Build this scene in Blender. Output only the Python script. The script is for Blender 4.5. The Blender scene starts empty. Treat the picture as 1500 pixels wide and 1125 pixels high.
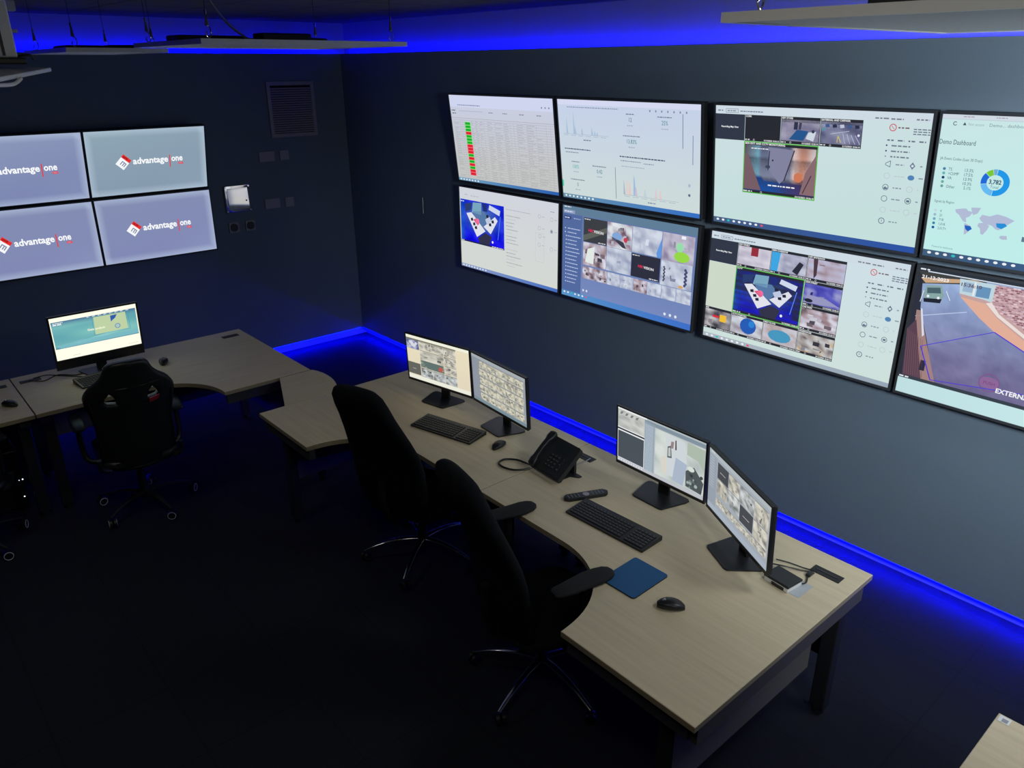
import bpy, bmesh, math, random
from math import sin, cos, pi, radians as R
from mathutils import Vector, Matrix, noise
random.seed(7)
sc = bpy.context.scene
COL = sc.collection

# ------------------------------------------------------------------ helpers
def lin(c):
    return tuple((v/12.92 if v <= .04045 else ((v+.055)/1.055)**2.4) for v in [x/255 for x in c[:3]])

def tag(o, label=None, cat=None, group=None, kind=None):
    if label: o['label'] = label
    if cat: o['category'] = cat
    if group: o['group'] = group
    if kind: o['kind'] = kind
    return o

def empty(name, loc, rot=(0, 0, 0), label=None, cat=None, group=None):
    o = bpy.data.objects.new(name, None); COL.objects.link(o)
    o.location = loc; o.rotation_euler = rot; o.empty_display_size = .1
    return tag(o, label, cat, group)

def copy_tree(o, parent=None):
    c = o.copy(); COL.objects.link(c)
    if parent: c.parent = parent
    for ch in list(o.children): copy_tree(ch, c)
    return c

def mat(name, col, rough=.6, metal=0, noise_amt=0, scale=20, bump=0, spec=.5, coat=0, emis=None, es=0, emisback=None):
    m = bpy.data.materials.new(name); m.use_nodes = True
    nt = m.node_tree; b = nt.nodes['Principled BSDF']
    b.inputs['Roughness'].default_value = rough; b.inputs['Metallic'].default_value = metal
    b.inputs['Specular IOR Level'].default_value = spec; b.inputs['Coat Weight'].default_value = coat
    c = (*col, 1); b.inputs['Base Color'].default_value = c
    tc = nt.nodes.new('ShaderNodeTexCoord')
    n = nt.nodes.new('ShaderNodeTexNoise'); n.inputs['Scale'].default_value = scale; n.inputs['Detail'].default_value = 4
    nt.links.new(tc.outputs['Object'], n.inputs['Vector'])
    mr = nt.nodes.new('ShaderNodeMapRange'); mr.inputs['To Min'].default_value = 1-max(noise_amt, .02); mr.inputs['To Max'].default_value = 1+max(noise_amt, .02)
    nt.links.new(n.outputs['Fac'], mr.inputs['Value'])
    mx = nt.nodes.new('ShaderNodeMix'); mx.data_type = 'RGBA'; mx.blend_type = 'MULTIPLY'; mx.inputs['Factor'].default_value = 1
    mx.inputs[6].default_value = c
    nt.links.new(mr.outputs['Result'], mx.inputs[7]); nt.links.new(mx.outputs[2], b.inputs['Base Color'])
    if bump:
        bp = nt.nodes.new('ShaderNodeBump'); bp.inputs['Strength'].default_value = bump; bp.inputs['Distance'].default_value = .002
        nt.links.new(n.outputs['Fac'], bp.inputs['Height']); nt.links.new(bp.outputs['Normal'], b.inputs['Normal'])
    if emis:
        b.inputs['Emission Color'].default_value = (*emis, 1); b.inputs['Emission Strength'].default_value = es
    return m

def box(bm, x0, x1, y0, y1, z0, z1, bev=0, seg=2, M=None):
    vs = [bm.verts.new((x, y, z)) for x in (x0, x1) for y in (y0, y1) for z in (z0, z1)]
    fs = [bm.faces.new([vs[i] for i in q]) for q in ((0,1,3,2),(4,6,7,5),(0,4,5,1),(2,3,7,6),(0,2,6,4),(1,5,7,3))]
    if M is not None: bmesh.ops.transform(bm, matrix=M, verts=vs)
    if bev:
        es = list({e for f in fs for e in f.edges})
        bmesh.ops.bevel(bm, geom=es, offset=bev, segments=seg, affect='EDGES', profile=.5)
    return bm

def prism(bm, pts, z0, z1, bev=0, seg=2, M=None):
    """polygon in xy extruded from z0 to z1"""
    a = [bm.verts.new((p[0], p[1], z0)) for p in pts]; b = [bm.verts.new((p[0], p[1], z1)) for p in pts]
    n = len(pts); f1 = bm.faces.new(a[::-1]); f2 = bm.faces.new(b); fs = [f1, f2]
    for i in range(n): fs.append(bm.faces.new((a[i], a[(i+1) % n], b[(i+1) % n], b[i])))
    if M is not None: bmesh.ops.transform(bm, matrix=M, verts=a+b)
    if bev:
        es = list(f1.edges)+list(f2.edges)
        bmesh.ops.bevel(bm, geom=es, offset=bev, segments=seg, affect='EDGES', profile=.5)
    return bm

def cyl(bm, p0, p1, r0, r1=None, n=16, cap=True):
    r1 = r0 if r1 is None else r1
    p0, p1 = Vector(p0), Vector(p1); d = (p1-p0).normalized()
    u = d.orthogonal().normalized(); v = d.cross(u)
    A = [bm.verts.new(p0+(u*cos(2*pi*i/n)+v*sin(2*pi*i/n))*r0) for i in range(n)]
    B = [bm.verts.new(p1+(u*cos(2*pi*i/n)+v*sin(2*pi*i/n))*r1) for i in range(n)]
    for i in range(n): bm.faces.new((A[i], A[(i+1) % n], B[(i+1) % n], B[i]))
    if cap: bm.faces.new(A[::-1]); bm.faces.new(B)
    return bm

def smoothpath(pts, sub=6):
    P = [Vector(p) for p in pts]; out = []
    for i in range(len(P)-1):
        a = P[max(i-1, 0)]; b = P[i]; c = P[i+1]; d = P[min(i+2, len(P)-1)]
        for k in range(sub):
            t = k/sub
            out.append(.5*((2*b)+(c-a)*t+(2*a-5*b+4*c-d)*t*t+(3*b-a-3*c+d)*t**3))
    out.append(P[-1]); return out

def tube(bm, pts, r, n=8, sub=6, rr=None):
    P = smoothpath(pts, sub) if sub else [Vector(p) for p in pts]
    rings = []; up = None
    for i, p in enumerate(P):
        d = (P[min(i+1, len(P)-1)]-P[max(i-1, 0)]).normalized()
        if up is None: up = d.orthogonal().normalized()
        up = (up-d*up.dot(d)).normalized(); s = d.cross(up)
        rad = r if rr is None else r+(rr-r)*i/(len(P)-1)
        rings.append([bm.verts.new(p+(up*cos(2*pi*k/n)+s*sin(2*pi*k/n))*rad) for k in range(n)])
    for a, b in zip(rings, rings[1:]):
        for k in range(n): bm.faces.new((a[k], a[(k+1) % n], b[(k+1) % n], b[k]))
    bm.faces.new(rings[0][::-1]); bm.faces.new(rings[-1])
    return bm

def loft(bm, st, n=24, e=2.6):
    """st: list of (center, axisU*halfU, axisV*halfV) - superellipse rings"""
    rings = []
    for c, U, V in st:
        ring = []
        for k in range(n):
            a = 2*pi*k/n; cu, cv = cos(a), sin(a)
            x = math.copysign(abs(cu)**(2/e), cu); y = math.copysign(abs(cv)**(2/e), cv)
            ring.append(bm.verts.new(Vector(c)+Vector(U)*x+Vector(V)*y))
        rings.append(ring)
    for a, b in zip(rings, rings[1:]):
        for k in range(n): bm.faces.new((a[k], a[(k+1) % n], b[(k+1) % n], b[k]))
    bm.faces.new(rings[0][::-1]); bm.faces.new(rings[-1])
    return bm

def obj(name, bm, m, parent=None, smooth=False, loc=None, rot=None):
    bmesh.ops.recalc_face_normals(bm, faces=bm.faces[:])
    me = bpy.data.meshes.new(name); bm.to_mesh(me); bm.free()
    if smooth:
        for p in me.polygons: p.use_smooth = True
        try: me.set_sharp_from_angle(angle=R(42))
        except Exception: pass
    me.materials.append(m)
    o = bpy.data.objects.new(name, me); COL.objects.link(o)
    if parent: o.parent = parent
    if loc is not None: o.location = loc
    if rot is not None: o.rotation_euler = rot
    return o
def objs(name, b, m, parent, smooth=False, **k):
    """one object per separate piece of the bmesh"""
    b.verts.ensure_lookup_table(); seen = set(); out = []; groups = []
    for v in b.verts:
        if v.index in seen: continue
        st = [v]; g = []; seen.add(v.index)
        while st:
            q = st.pop(); g.append(q)
            for e in q.link_edges:
                w = e.other_vert(q)
                if w.index not in seen: seen.add(w.index); st.append(w)
        groups.append({q.index for q in g})
    for g in groups:
        c = b.copy(); c.verts.ensure_lookup_table()
        bmesh.ops.delete(c, geom=[v for v in c.verts if v.index not in g], context='VERTS')
        out.append(obj(name, c, m, parent, smooth, **k))
    b.free(); return out
def NB(): return bmesh.new()
def bx(name, m, parent, *a, **k):
    b = NB(); box(b, *a, **k); return obj(name, b, m, parent)

# ------------------------------------------------------------------ materials
M_panel = mat('navy_wall_paint', (.165, .222, .285), .72, noise_amt=.05, scale=3, bump=.05, spec=.12)
M_recess = mat('grey_recess_paint', (.24, .26, .32), .7, noise_amt=.04, scale=6)
M_skirt = mat('grey_skirting', (.26, .27, .32), .45)
M_dark = mat('dark_wall_paint', (.02, .022, .028), .8, spec=.1)
M_black = mat('black_plastic', (.014, .015, .018), .38, noise_amt=.05, scale=60)
M_blackm = mat('matt_black_plastic', (.018, .019, .022), .55, noise_amt=.06, scale=80, bump=.1)
M_fabric = mat('black_chair_fabric', (.0105, .012, .0155), .95, noise_amt=.25, scale=220, bump=.5, spec=.12)
M_leather = mat('black_faux_leather', (.014, .016, .018), .42, noise_amt=.12, scale=90, bump=.25, spec=.4)
M_redlea = mat('red_faux_leather', (.35, .012, .03), .45, noise_amt=.1, scale=90)
M_pad = mat('armrest_rubber', (.008, .009, .012), .8, noise_amt=.08, scale=120, bump=.15)
M_chrome = mat('polished_chrome', (.75, .76, .78), .14, 1, noise_amt=.02)
M_steel = mat('dark_steel', (.03, .032, .038), .5, .4, noise_amt=.08, scale=30)
M_beam = mat('desk_frame_grey', (.05, .052, .06), .55, .2, noise_amt=.06, scale=30)
M_bezel = mat('television_bezel', (.045, .05, .06), .4)
M_side = mat('grey_brown_shaded_panel', (.17, .155, .125), .6)  # panel colour darkened to carry the shade under the desk
M_taupe = mat('taupe_side_beam', (.085, .08, .07), .6)
M_grey = mat('pale_grey_plastic', (.34, .34, .4), .5, noise_amt=.03)
M_darkgrey = mat('socket_black', (.02, .02, .024), .3)
M_mirror = mat('brushed_mirror_steel', (.82, .78, .78), .08, 1, noise_amt=.03)
M_paper = mat('white_paper', (.5, .52, .56), .7)
M_blue = mat('blue_mouse_mat', (.022, .115, .30), .85, noise_amt=.12, scale=400, bump=.2)
M_white = mat('white_plastic', (.86, .87, .88), .4)
M_alu = mat('painted_aluminium', (.50, .56, .62), .4, .3)
M_key = mat('keycap', (.017, .018, .022), .5, noise_amt=.06, scale=200)
M_legend = mat('key_legend_grey', (.17, .18, .21), .5)
M_screenoff = mat('phone_display', (.02, .03, .035), .15)
M_led = mat('blue_led', (.02, .02, .05), .5, emis=(0.0, 0.0006, 1.0), es=150)
M_led2 = mat('blue_led_low', (.02, .02, .05), .5, emis=(0.0, 0.0006, 1.0), es=430)
M_pin = mat('pin_led', (.5, .6, .8), .4, emis=(.7, .8, 1), es=3)
M_yellow = mat('yellow_tape', (.5, .5, .08), .5)

def wood():
    m = mat('pale_maple_laminate', (.71, .60, .415), .5, spec=.3)
    nt = m.node_tree; b = nt.nodes['Principled BSDF']
    tc = nt.nodes.new('ShaderNodeTexCoord'); mp = nt.nodes.new('ShaderNodeMapping'); mp.inputs['Scale'].default_value = (1.2, 26, 26)
    w = nt.nodes.new('ShaderNodeTexNoise'); w.inputs['Scale'].default_value = 2.2; w.inputs['Detail'].default_value = 6
    cr = nt.nodes.new('ShaderNodeValToRGB')
    cr.color_ramp.elements[0].position = .3; cr.color_ramp.elements[0].color = (.66, .555, .38, 1)
    cr.color_ramp.elements[1].position = .7; cr.color_ramp.elements[1].color = (.74, .63, .44, 1)
    nt.links.new(tc.outputs['Object'], mp.inputs['Vector']); nt.links.new(mp.outputs['Vector'], w.inputs['Vector'])
    nt.links.new(w.outputs['Fac'], cr.inputs['Fac']); nt.links.new(cr.outputs['Color'], b.inputs['Base Color'])
    return m
M_wood = wood()
M_edge = mat('laminate_edge_band', (.36, .30, .19), .5)

def tiles(name, c1, mortar, sx, sy, msize, rough, bump=.3):
    m = mat(name, c1, rough, noise_amt=.1, scale=40, spec=.2)
    nt = m.node_tree; b = nt.nodes['Principled BSDF']
    tc = nt.nodes.new('ShaderNodeTexCoord'); br = nt.nodes.new('ShaderNodeTexBrick')
    br.offset = 0; br.inputs['Scale'].default_value = 1; br.inputs['Brick Width'].default_value = sx; br.inputs['Row Height'].default_value = sy
    br.inputs['Mortar Size'].default_value = msize
    br.inputs['Color1'].default_value = (*c1, 1); br.inputs['Color2'].default_value = (*[v*.93 for v in c1], 1); br.inputs['Mortar'].default_value = (*mortar, 1)
    n = nt.nodes.new('ShaderNodeTexNoise'); n.inputs['Scale'].default_value = 180
    mx = nt.nodes.new('ShaderNodeMix'); mx.data_type = 'RGBA'; mx.blend_type = 'MULTIPLY'; mx.inputs['Factor'].default_value = .5
    nt.links.new(tc.outputs['Object'], br.inputs['Vector']); nt.links.new(tc.outputs['Object'], n.inputs['Vector'])
    nt.links.new(br.outputs['Color'], mx.inputs[6]); nt.links.new(n.outputs['Color'], mx.inputs[7])
    nt.links.new(mx.outputs[2], b.inputs['Base Color'])
    bp = nt.nodes.new('ShaderNodeBump'); bp.inputs['Strength'].default_value = bump; bp.inputs['Distance'].default_value = .004
    nt.links.new(n.outputs['Fac'], bp.inputs['Height']); nt.links.new(bp.outputs['Normal'], b.inputs['Normal'])
    return m
M_carpet = tiles('charcoal_carpet_tiles', (.022, .025, .036), (.017, .019, .027), .5, .5, .004, .95, .6)
M_ceil = tiles('ceiling_tiles', (.16, .165, .17), (.07, .07, .075), .6, .6, .012, .9, .3)

def screen_mat(k):
    m = mat('lit_display', (.01, .01, .012), .35, spec=.3)
    nt = m.node_tree; b = nt.nodes['Principled BSDF']
    a = nt.nodes.new('ShaderNodeAttribute'); a.attribute_name = 'Col'
    nt.links.new(a.outputs['Color'], b.inputs['Emission Color']); b.inputs['Emission Strength'].default_value = k
    return m
M_screen = screen_mat(1.0)

# ------------------------------------------------------------------ room shell
CZ = 3.195; XL, YN = -6.2, -9.6; RC = .12; PT, PB = 2.916, .107
def struct(name, m, *a, **k):
    o = bx(name, m, None, *a, **k); o['kind'] = 'structure'; return o
struct('floor', M_carpet, XL-.1, .24, YN-.1, .24, -.1, 0)
struct('ceiling', M_ceil, XL-.1, .24, YN-.1, .24, CZ, CZ+.1)
struct('wall_back', M_recess, XL, RC+.1, RC, RC+.1, 0, CZ)
struct('wall_right', M_recess, RC, RC+.1, YN, RC, 0, CZ)
struct('wall_left', M_dark, XL-.1, XL, YN, RC+.1, 0, CZ)
struct('wall_front', M_dark, XL-.1, RC+.1, YN-.1, YN, 0, CZ)
struct('trim_1', M_panel, XL, .03, 0, .03, PB, PT, bev=.002)
struct('trim_2', M_panel, 0, .03, YN, -.0005, PB, PT, bev=.002)
struct('baseboard_back', M_skirt, XL, RC, RC-.016, RC, 0, .1, bev=.003)
struct('baseboard_right', M_skirt, RC-.016, RC, YN, RC-.017, 0, .1, bev=.003)

def led(name, label, a, m, long_axis, face):
    """aluminium channel with a lit face, fixed to the back of the dark wall cladding"""
    t = empty(name, (0, 0, 0), label=label, cat='led strip')
    b = NB(); box(b, *a); obj('channel', b, M_alu, t)
    x0, x1, y0, y1, z0, z1 = a
    b = NB()
    if face == 'x+': box(b, x1, x1+.002, y0+.01, y1-.01, z0+.001, z1-.001)
    if face == 'y+': box(b, x0+.01, x1-.01, y1, y1+.002, z0+.001, z1-.001)
    if face == 'z-x': box(b, x0+.0005, x1-.0005, y0+.01, y1-.02, z0-.001, z0)
    if face == 'z-y': box(b, x0+.01, x1-.02, y0+.0005, y1-.0005, z0-.001, z0)
    obj('diffuser', b, m, t)
led('led_strip', 'blue light strip glowing above the top edge of the wall behind the corner logo screens', (XL+.05, -.0, .03, .04, PT-.03, PT-.018), M_led, 'x', 'y+')
led('led_strip', 'blue light strip glowing above the top edge of the long wall with eight screens', (.03, .04, YN+.05, .0, PT-.03, PT-.018), M_led, 'y', 'x+')
led('led_strip', 'blue light strip glowing at the floor under the wall with the logo screens', (XL+.05, -.0, .010, .022, PB-.005, PB), M_led2, 'x', 'z-y')
led('led_strip', 'blue light strip glowing at the floor under the long wall with eight screens', (.010, .022, YN+.05, .0, PB-.005, PB), M_led2, 'y', 'z-x')

# ------------------------------------------------------------------ display canvas
_tc = {}
def text_mesh(s, bold):
    key = (s, bold)
    if key in _tc: return _tc[key]
    cu = bpy.data.curves.new('t', 'FONT'); cu.body = s; cu.size = 1; cu.resolution_u = 2; cu.offset = .028 if bold else 0
    o = bpy.data.objects.new('t', cu); COL.objects.link(o)
    dg = bpy.context.evaluated_depsgraph_get()
    me = bpy.data.meshes.new_from_object(o.evaluated_get(dg))
    vs = [(v.co.x, v.co.y) for v in me.vertices]; fs = [tuple(p.vertices) for p in me.polygons]
    bpy.data.objects.remove(o); bpy.data.curves.remove(cu); bpy.data.meshes.remove(me)
    w = max([v[0] for v in vs] or [1])
    _tc[key] = (vs, fs, w); return _tc[key]

class Canvas:
    def __init__(s, W=1600, H=900, bg=(200, 210, 220)):
        s.W, s.H = W, H; s.v = []; s.f = []; s.c = []; s.clip = None
        if callable(bg): s.grid(0, 0, W, H, bg, 16, 9, 0)
        else: s.rect(0, 0, W, H, bg, 0)
    def poly(s, pts, col, l=1):
        i = len(s.v); s.v += [(p[0], p[1], l) for p in pts]; s.f.append(tuple(range(i, i+len(pts))))
        s.c.append([lin(col)]*len(pts))
    def rect(s, x, y, w, h, col, l=1): s.poly([(x, y), (x+w, y), (x+w, y+h), (x, y+h)], col, l)
    def line(s, x0, y0, x1, y1, t, col, l=2):
        dx, dy = x1-x0, y1-y0; L = math.hypot(dx, dy) or 1; nx, ny = -dy/L*t/2, dx/L*t/2
        s.poly([(x0+nx, y0+ny), (x1+nx, y1+ny), (x1-nx, y1-ny), (x0-nx, y0-ny)], col, l)
    def frame(s, x, y, w, h, t, col, l=3):
        s.rect(x, y, w, t, col, l); s.rect(x, y+h-t, w, t, col, l); s.rect(x, y+t, t, h-2*t, col, l); s.rect(x+w-t, y+t, t, h-2*t, col, l)
    def disc(s, x, y, r, col, l=2, n=16, ry=None):
        s.poly([(x+r*cos(2*pi*k/n), y+(ry or r)*sin(2*pi*k/n)) for k in range(n)], col, l)
    def ring(s, x, y, r0, r1, col, l=2, a0=0, a1=360, n=24):
        for k in range(n):
            a = R(a0+(a1-a0)*k/n); b = R(a0+(a1-a0)*(k+1)/n)
            s.poly([(x+r0*cos(a), y+r0*sin(a)), (x+r1*cos(a), y+r1*sin(a)), (x+r1*cos(b), y+r1*sin(b)), (x+r0*cos(b), y+r0*sin(b))], col, l)
    def grid(s, x, y, w, h, fn, nx, ny, l=1):
        i0 = len(s.v); C = []
        for j in range(ny+1):
            for i in range(nx+1):
                s.v.append((x+w*i/nx, y+h*j/ny, l)); C.append(lin(fn(i/nx, j/ny)))
        for j in range(ny):
            for i in range(nx):
                q = [j*(nx+1)+i, j*(nx+1)+i+1, (j+1)*(nx+1)+i+1, (j+1)*(nx+1)+i]
                s.f.append(tuple(i0+k for k in q)); s.c.append([C[k] for k in q])
    def text(s, t, x, y, size, col, l=4, align='l', bold=False, sx=1, rot=0, fit=None):
        vs, fs, w = text_mesh(t, bold)
        if fit: sx = fit/(w*size)
        off = {'l': 0, 'c': -w*size*sx/2, 'r': -w*size*sx}[align]
        i = len(s.v); k = lin(col); ca, sa = cos(R(rot)), sin(R(rot))
        for vx, vy in vs:
            px, py = off+vx*size*sx, -vy*size
            s.v.append((x+px*ca-py*sa, y+px*sa+py*ca, l))
        for f in fs: s.f.append(tuple(i+k2 for k2 in f)); s.c.append([k]*len(f))
    def greek(s, x, y, w, h, col, l=3, gap=.25, seed=0):
        r = random.Random(seed+int(x*7+y*13)); p = x
        while p < x+w:
            q = min(r.uniform(1.2, 4)*h, x+w-p)
            if p+q > s.W-3: break
            s.rect(p, y, q, h, col, l); p += q+h*(.6+gap)
    def build(s, parent, width, name='screen', y=-.0005, m=None):
        k = width/s.W; me = bpy.data.meshes.new(name)
        me.from_pydata([((a-s.W/2)*k, y-l*.00022, (s.H-b)*k) for a, b, l in s.v], [], s.f)
        at = me.color_attributes.new('Col', 'FLOAT_COLOR', 'CORNER'); i = 0
        data = []
        for p, cc in zip(me.polygons, s.c):
            for c in cc: data += [c[0], c[1], c[2], 1]
        at.data.foreach_set('color', data)
        me.materials.append(m or M_screen)
        o = bpy.data.objects.new(name, me); COL.objects.link(o); o.parent = parent
        return o

def mixc(a, b, t):
    t = max(0, min(1, t)); return tuple(a[i]*(1-t)+b[i]*t for i in range(3))
def nz(x, y, s): return noise.noise(Vector((x, y, s*3.17)))
def blotch(pal, seed, f=5, c=1.6):
    def fn(u, v):
        n = .5+c*.5*nz(u*f, v*f, seed)+.25*nz(u*f*3, v*f*3, seed+9)
        n = max(0, min(.999, n))*(len(pal)-1); i = int(n)
        return mixc(pal[i], pal[i+1], n-i)
    return fn

# --- tile pictures (x,y,w,h) -------------------------------------------------
def room_cam(c, x, y, w, h, l=2):
    """fish-eye picture of the control room: blue surround, two white desks, grey carpet"""
    def fn(u, v):
        d = math.hypot((u-.5)*1.05, (v-.42)*1.1)
        col = mixc((70, 105, 165), (20, 40, 215), (d-.18)*3)
        if v > .62: col = mixc(col, (20, 5, 235), (v-.62)*2.5)
        if u < .14: col = mixc((25, 90, 190), col, u/.14)
        n = nz(u*7, v*7, 3)*30
        return tuple(max(0, min(255, k+n)) for k in col)
    c.grid(x, y, w, h, fn, 18, 14, l)
    P = lambda pts: [(x+w*a, y+h*b) for a, b in pts]
    c.poly(P([(.1, .1), (.28, .05), (.25, .22), (.12, .3)]), (40, 60, 110), l+1)
    c.poly(P([(.30, .04), (.50, .02), (.49, .3), (.27, .28)]), (120, 165, 190), l+1)
    c.poly(P([(.52, .02), (.62, .03), (.63, .2), (.53, .2)]), (30, 45, 120), l+1)
    c.poly(P([(.68, .03), (.92, .12), (.9, .24), (.66, .14)]), (205, 215, 235), l+1)
    c.poly(P([(.30, .25), (.55, .20), (.66, .36), (.50, .62), (.36, .5)]), (85, 120, 165), l+1)
    c.poly(P([(.14, .32), (.26, .28), (.58, .66), (.38, .84)]), (225, 225, 235), l+2)
    c.poly(P([(.30, .44), (.38, .4), (.44, .52), (.40, .56)]), (215, 90, 120), l+3)
    c.disc(x+w*.40, y+h*.47, w*.045, (240, 110, 160), l+3, 10)
    c.poly(P([(.54, .56), (.80, .28), (.86, .36), (.70, .70)]), (222, 224, 235), l+2)
    c.poly(P([(.58, .38), (.68, .30), (.72, .40), (.62, .5)]), (190, 200, 225), l+3)
    for a, b in ((.24, .42), (.29, .52), (.33, .6), (.66, .46), (.72, .38), (.6, .28)): c.poly(P([(a, b), (a+.05, b-.02), (a+.06, b+.05), (a+.01, b+.06)]), (30, 35, 60), l+3)
    c.poly(P([(.4, .86), (.58, .70), (.72, .76), (.66, 1), (.44, 1)]), (48, 48, 72), l+1)
    c.disc(x+w*.74, y+h*.88, w*.02, (230, 235, 250), l+3, 8)
    c.line(x+w*.92, y+h*.25, x+w*.86, y+h*.8, w*.012, (90, 130, 240), l+2)

def door_cam(c, x, y, w, h, l=2):
    def fn(u, v):
        e = .52+.30*abs(u-.5)
        if v > e+.25-.5*abs(u-.52): return mixc((25, 85, 170), (70, 60, 120), (u-.4)*3)
        if u < .22: return mixc((105, 90, 100), (120, 190, 215), u*4)
        if u > .66: return mixc(mixc((196, 132, 108), (226, 214, 218), abs(u-.82)*7), (190, 110, 80), max(0, v-.5)*.8)
        return mixc((95, 105, 135), (150, 155, 180), v)
    c.grid(x, y, w, h, fn, 20, 14, l)
    P = lambda pts: [(x+w*a, y+h*b) for a, b in pts]
    c.poly(P([(.34, .02), (.70, .05), (.60, .66), (.52, .80), (.36, .52)]), (128, 130, 158), l+1)
    c.line(x+w*.36, y+h*.1, x+w*.35, y+h*.52, w*.012, (30, 35, 55), l+2)
    c.line(x+w*.70, y+h*.05, x+w*.58, y+h*.72, w*.015, (60, 45, 60), l+2)
    c.poly(P([(.0, .2), (.05, .2), (.26, .99), (.0, .99)]), (118, 92, 100), l+1)
    c.poly(P([(.86, .5), (.99, .1), (1, .98), (.80, .98)]), (135, 105, 110), l+1)
    c.line(x+w*.94, y+h*.55, x+w*.84, y+h*.95, w*.012, (60, 45, 60), l+2)
    c.disc(x+w*.77, y+h*.62, w*.06, (205, 120, 85), l+1, 12)
    c.disc(x+w*.41, y+h*.3, w*.012, (30, 30, 40), l+2, 8)
    for a in (.33, .36): c.disc(x+w*a, y+h*.45, w*.02, (60, 70, 90), l+2, 8)
    c.greek(x+w*.36, y+h*.84, w*.38, h*.028, (240, 240, 245), l+3)
    c.greek(x+w*.1, y+h*.06, w*.25, h*.02, (235, 235, 240), l+3)

def carpark_cam(c, x, y, w, h, l=2, lines=True):
    c.grid(x, y, w, h, blotch([(90, 92, 125), (130, 132, 165), (165, 168, 195)], 4, 3), 12, 8, l)
    P = lambda a, b: (x+w*a, y+h*b)
    for i in range(5):
        a = .1+.18*i; q = P(a, .12); c.poly([q, (q[0]+w*.1, q[1]-h*.02), (q[0]+w*.12, q[1]+h*.12), (q[0]+w*.02, q[1]+h*.15)], [(60, 90, 140), (40, 45, 70), (190, 195, 215)][i % 3], l+1)
    c.line(*P(.25, .55), *P(.7, .38), h*.02, (200, 205, 225), l+1)
    for i in range(4): c.line(*P(.55+.1*i, .5+.02*i), *P(.62+.12*i, .95), h*.025, (190, 190, 225), l+1)
    q = P(.42, .62)
    c.line(q[0], q[1]+h*.3, q[0]+w*.02, q[1], h*.03, (215, 200, 90), l+2); c.line(q[0]+w*.02, q[1], q[0]+w*.1, q[1]+h*.3, h*.03, (215, 200, 90), l+2)
    c.disc(*P(.08, .35), w*.035, (70, 150, 170), l+2, 10); c.disc(*P(.93, .55), w*.03, (220, 225, 240), l+2, 10)

def keystore_cam(c, x, y, w, h, l=2):
    c.grid(x, y, w, h, blotch([(120, 118, 150), (150, 146, 172), (172, 170, 190)], 8, 3), 10, 8, l)
    P = lambda pts: [(x+w*a, y+h*b) for a, b in pts]
    c.poly(P([(.22, .92), (.42, .45), (.72, .5), (.60, .95)]), (35, 85, 140), l+1)
    c.poly(P([(.34, .1), (.44, .1), (.43, .45), (.33, .45)]), (45, 50, 75), l+1)
    c.poly(P([(.47, .12), (.54, .12), (.52, .44), (.46, .44)]), (60, 60, 85), l+1)
    c.poly(P([(.72, .55), (.92, .5), (.86, .95), (.66, .85)]), (205, 215, 225), l+1)
    c.disc(x+w*.84, y+h*.5, w*.04, (50, 55, 80), l+2, 10)

def clutter_cam(c, x, y, w, h, pal, seed, l=2, nx=12, ny=9, marks=6, dark=(45, 45, 60)):
    c.grid(x, y, w, h, blotch(pal, seed, 3.6, 1.7), nx, ny, l)
    r = random.Random(seed)
    for k in range(marks):
        a, b = r.uniform(.08, .8), r.uniform(.12, .8); p, q = r.uniform(.04, .2), r.uniform(.04, .22); sh = r.uniform(-.08, .08)
        col = mixc(random.Random(seed*7+k).choice(pal), dark, r.uniform(.0, .55))
        p = min(p, .97-a); q = min(q, .97-b)
        c.poly([(x+w*a, y+h*b), (x+w*(a+p), y+h*(b+sh*.5)), (x+w*(a+p)+w*sh*.3, y+h*(b+q)), (x+w*a+w*sh*.3, y+h*(b+q))], col, l+1)

def tile(c, x, y, w, h, painter, title='', hl=None, bar=22, date='21/12/2023 15:36:10', l=2):
    c.rect(x, y, w, h, (38, 40, 48), l)
    painter(c, x+3, y+bar, w-6, h-2*bar) if painter else None
    c.text(title, x+6, y+bar-5, bar*.85, (235, 238, 240), l+6, bold=True)
    if date:
        c.text(date, x+w-6, y+h-5, bar*.75, (235, 238, 240), l+6, 'r', bold=True)
        c.greek(x+5, y+h-bar*.72, w*.13, bar*.4, (210, 212, 215), l+6); c.ring(x+w*.27, y+h-bar*.5, bar*.25, bar*.36, (210, 212, 215), l+6, n=8)
    if hl: c.frame(x-2, y-2, w+4, h+4, 7, (90, 190, 70), l+7)

def taskbar(c, col0, col1, y=862, n=8, teal=1, red=True):
    c.grid(0, y, 1600, 900-y, lambda u, v: mixc(col0, col1, u), 12, 1, 2)
    for i in range(n):
        cc = (40, 190, 190) if i == teal else (235, 238, 242)
        if red and i == n-1: cc = (225, 80, 110)
        c.disc(40+i*50, y+18, 13, cc, 3, 8, 9)

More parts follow.
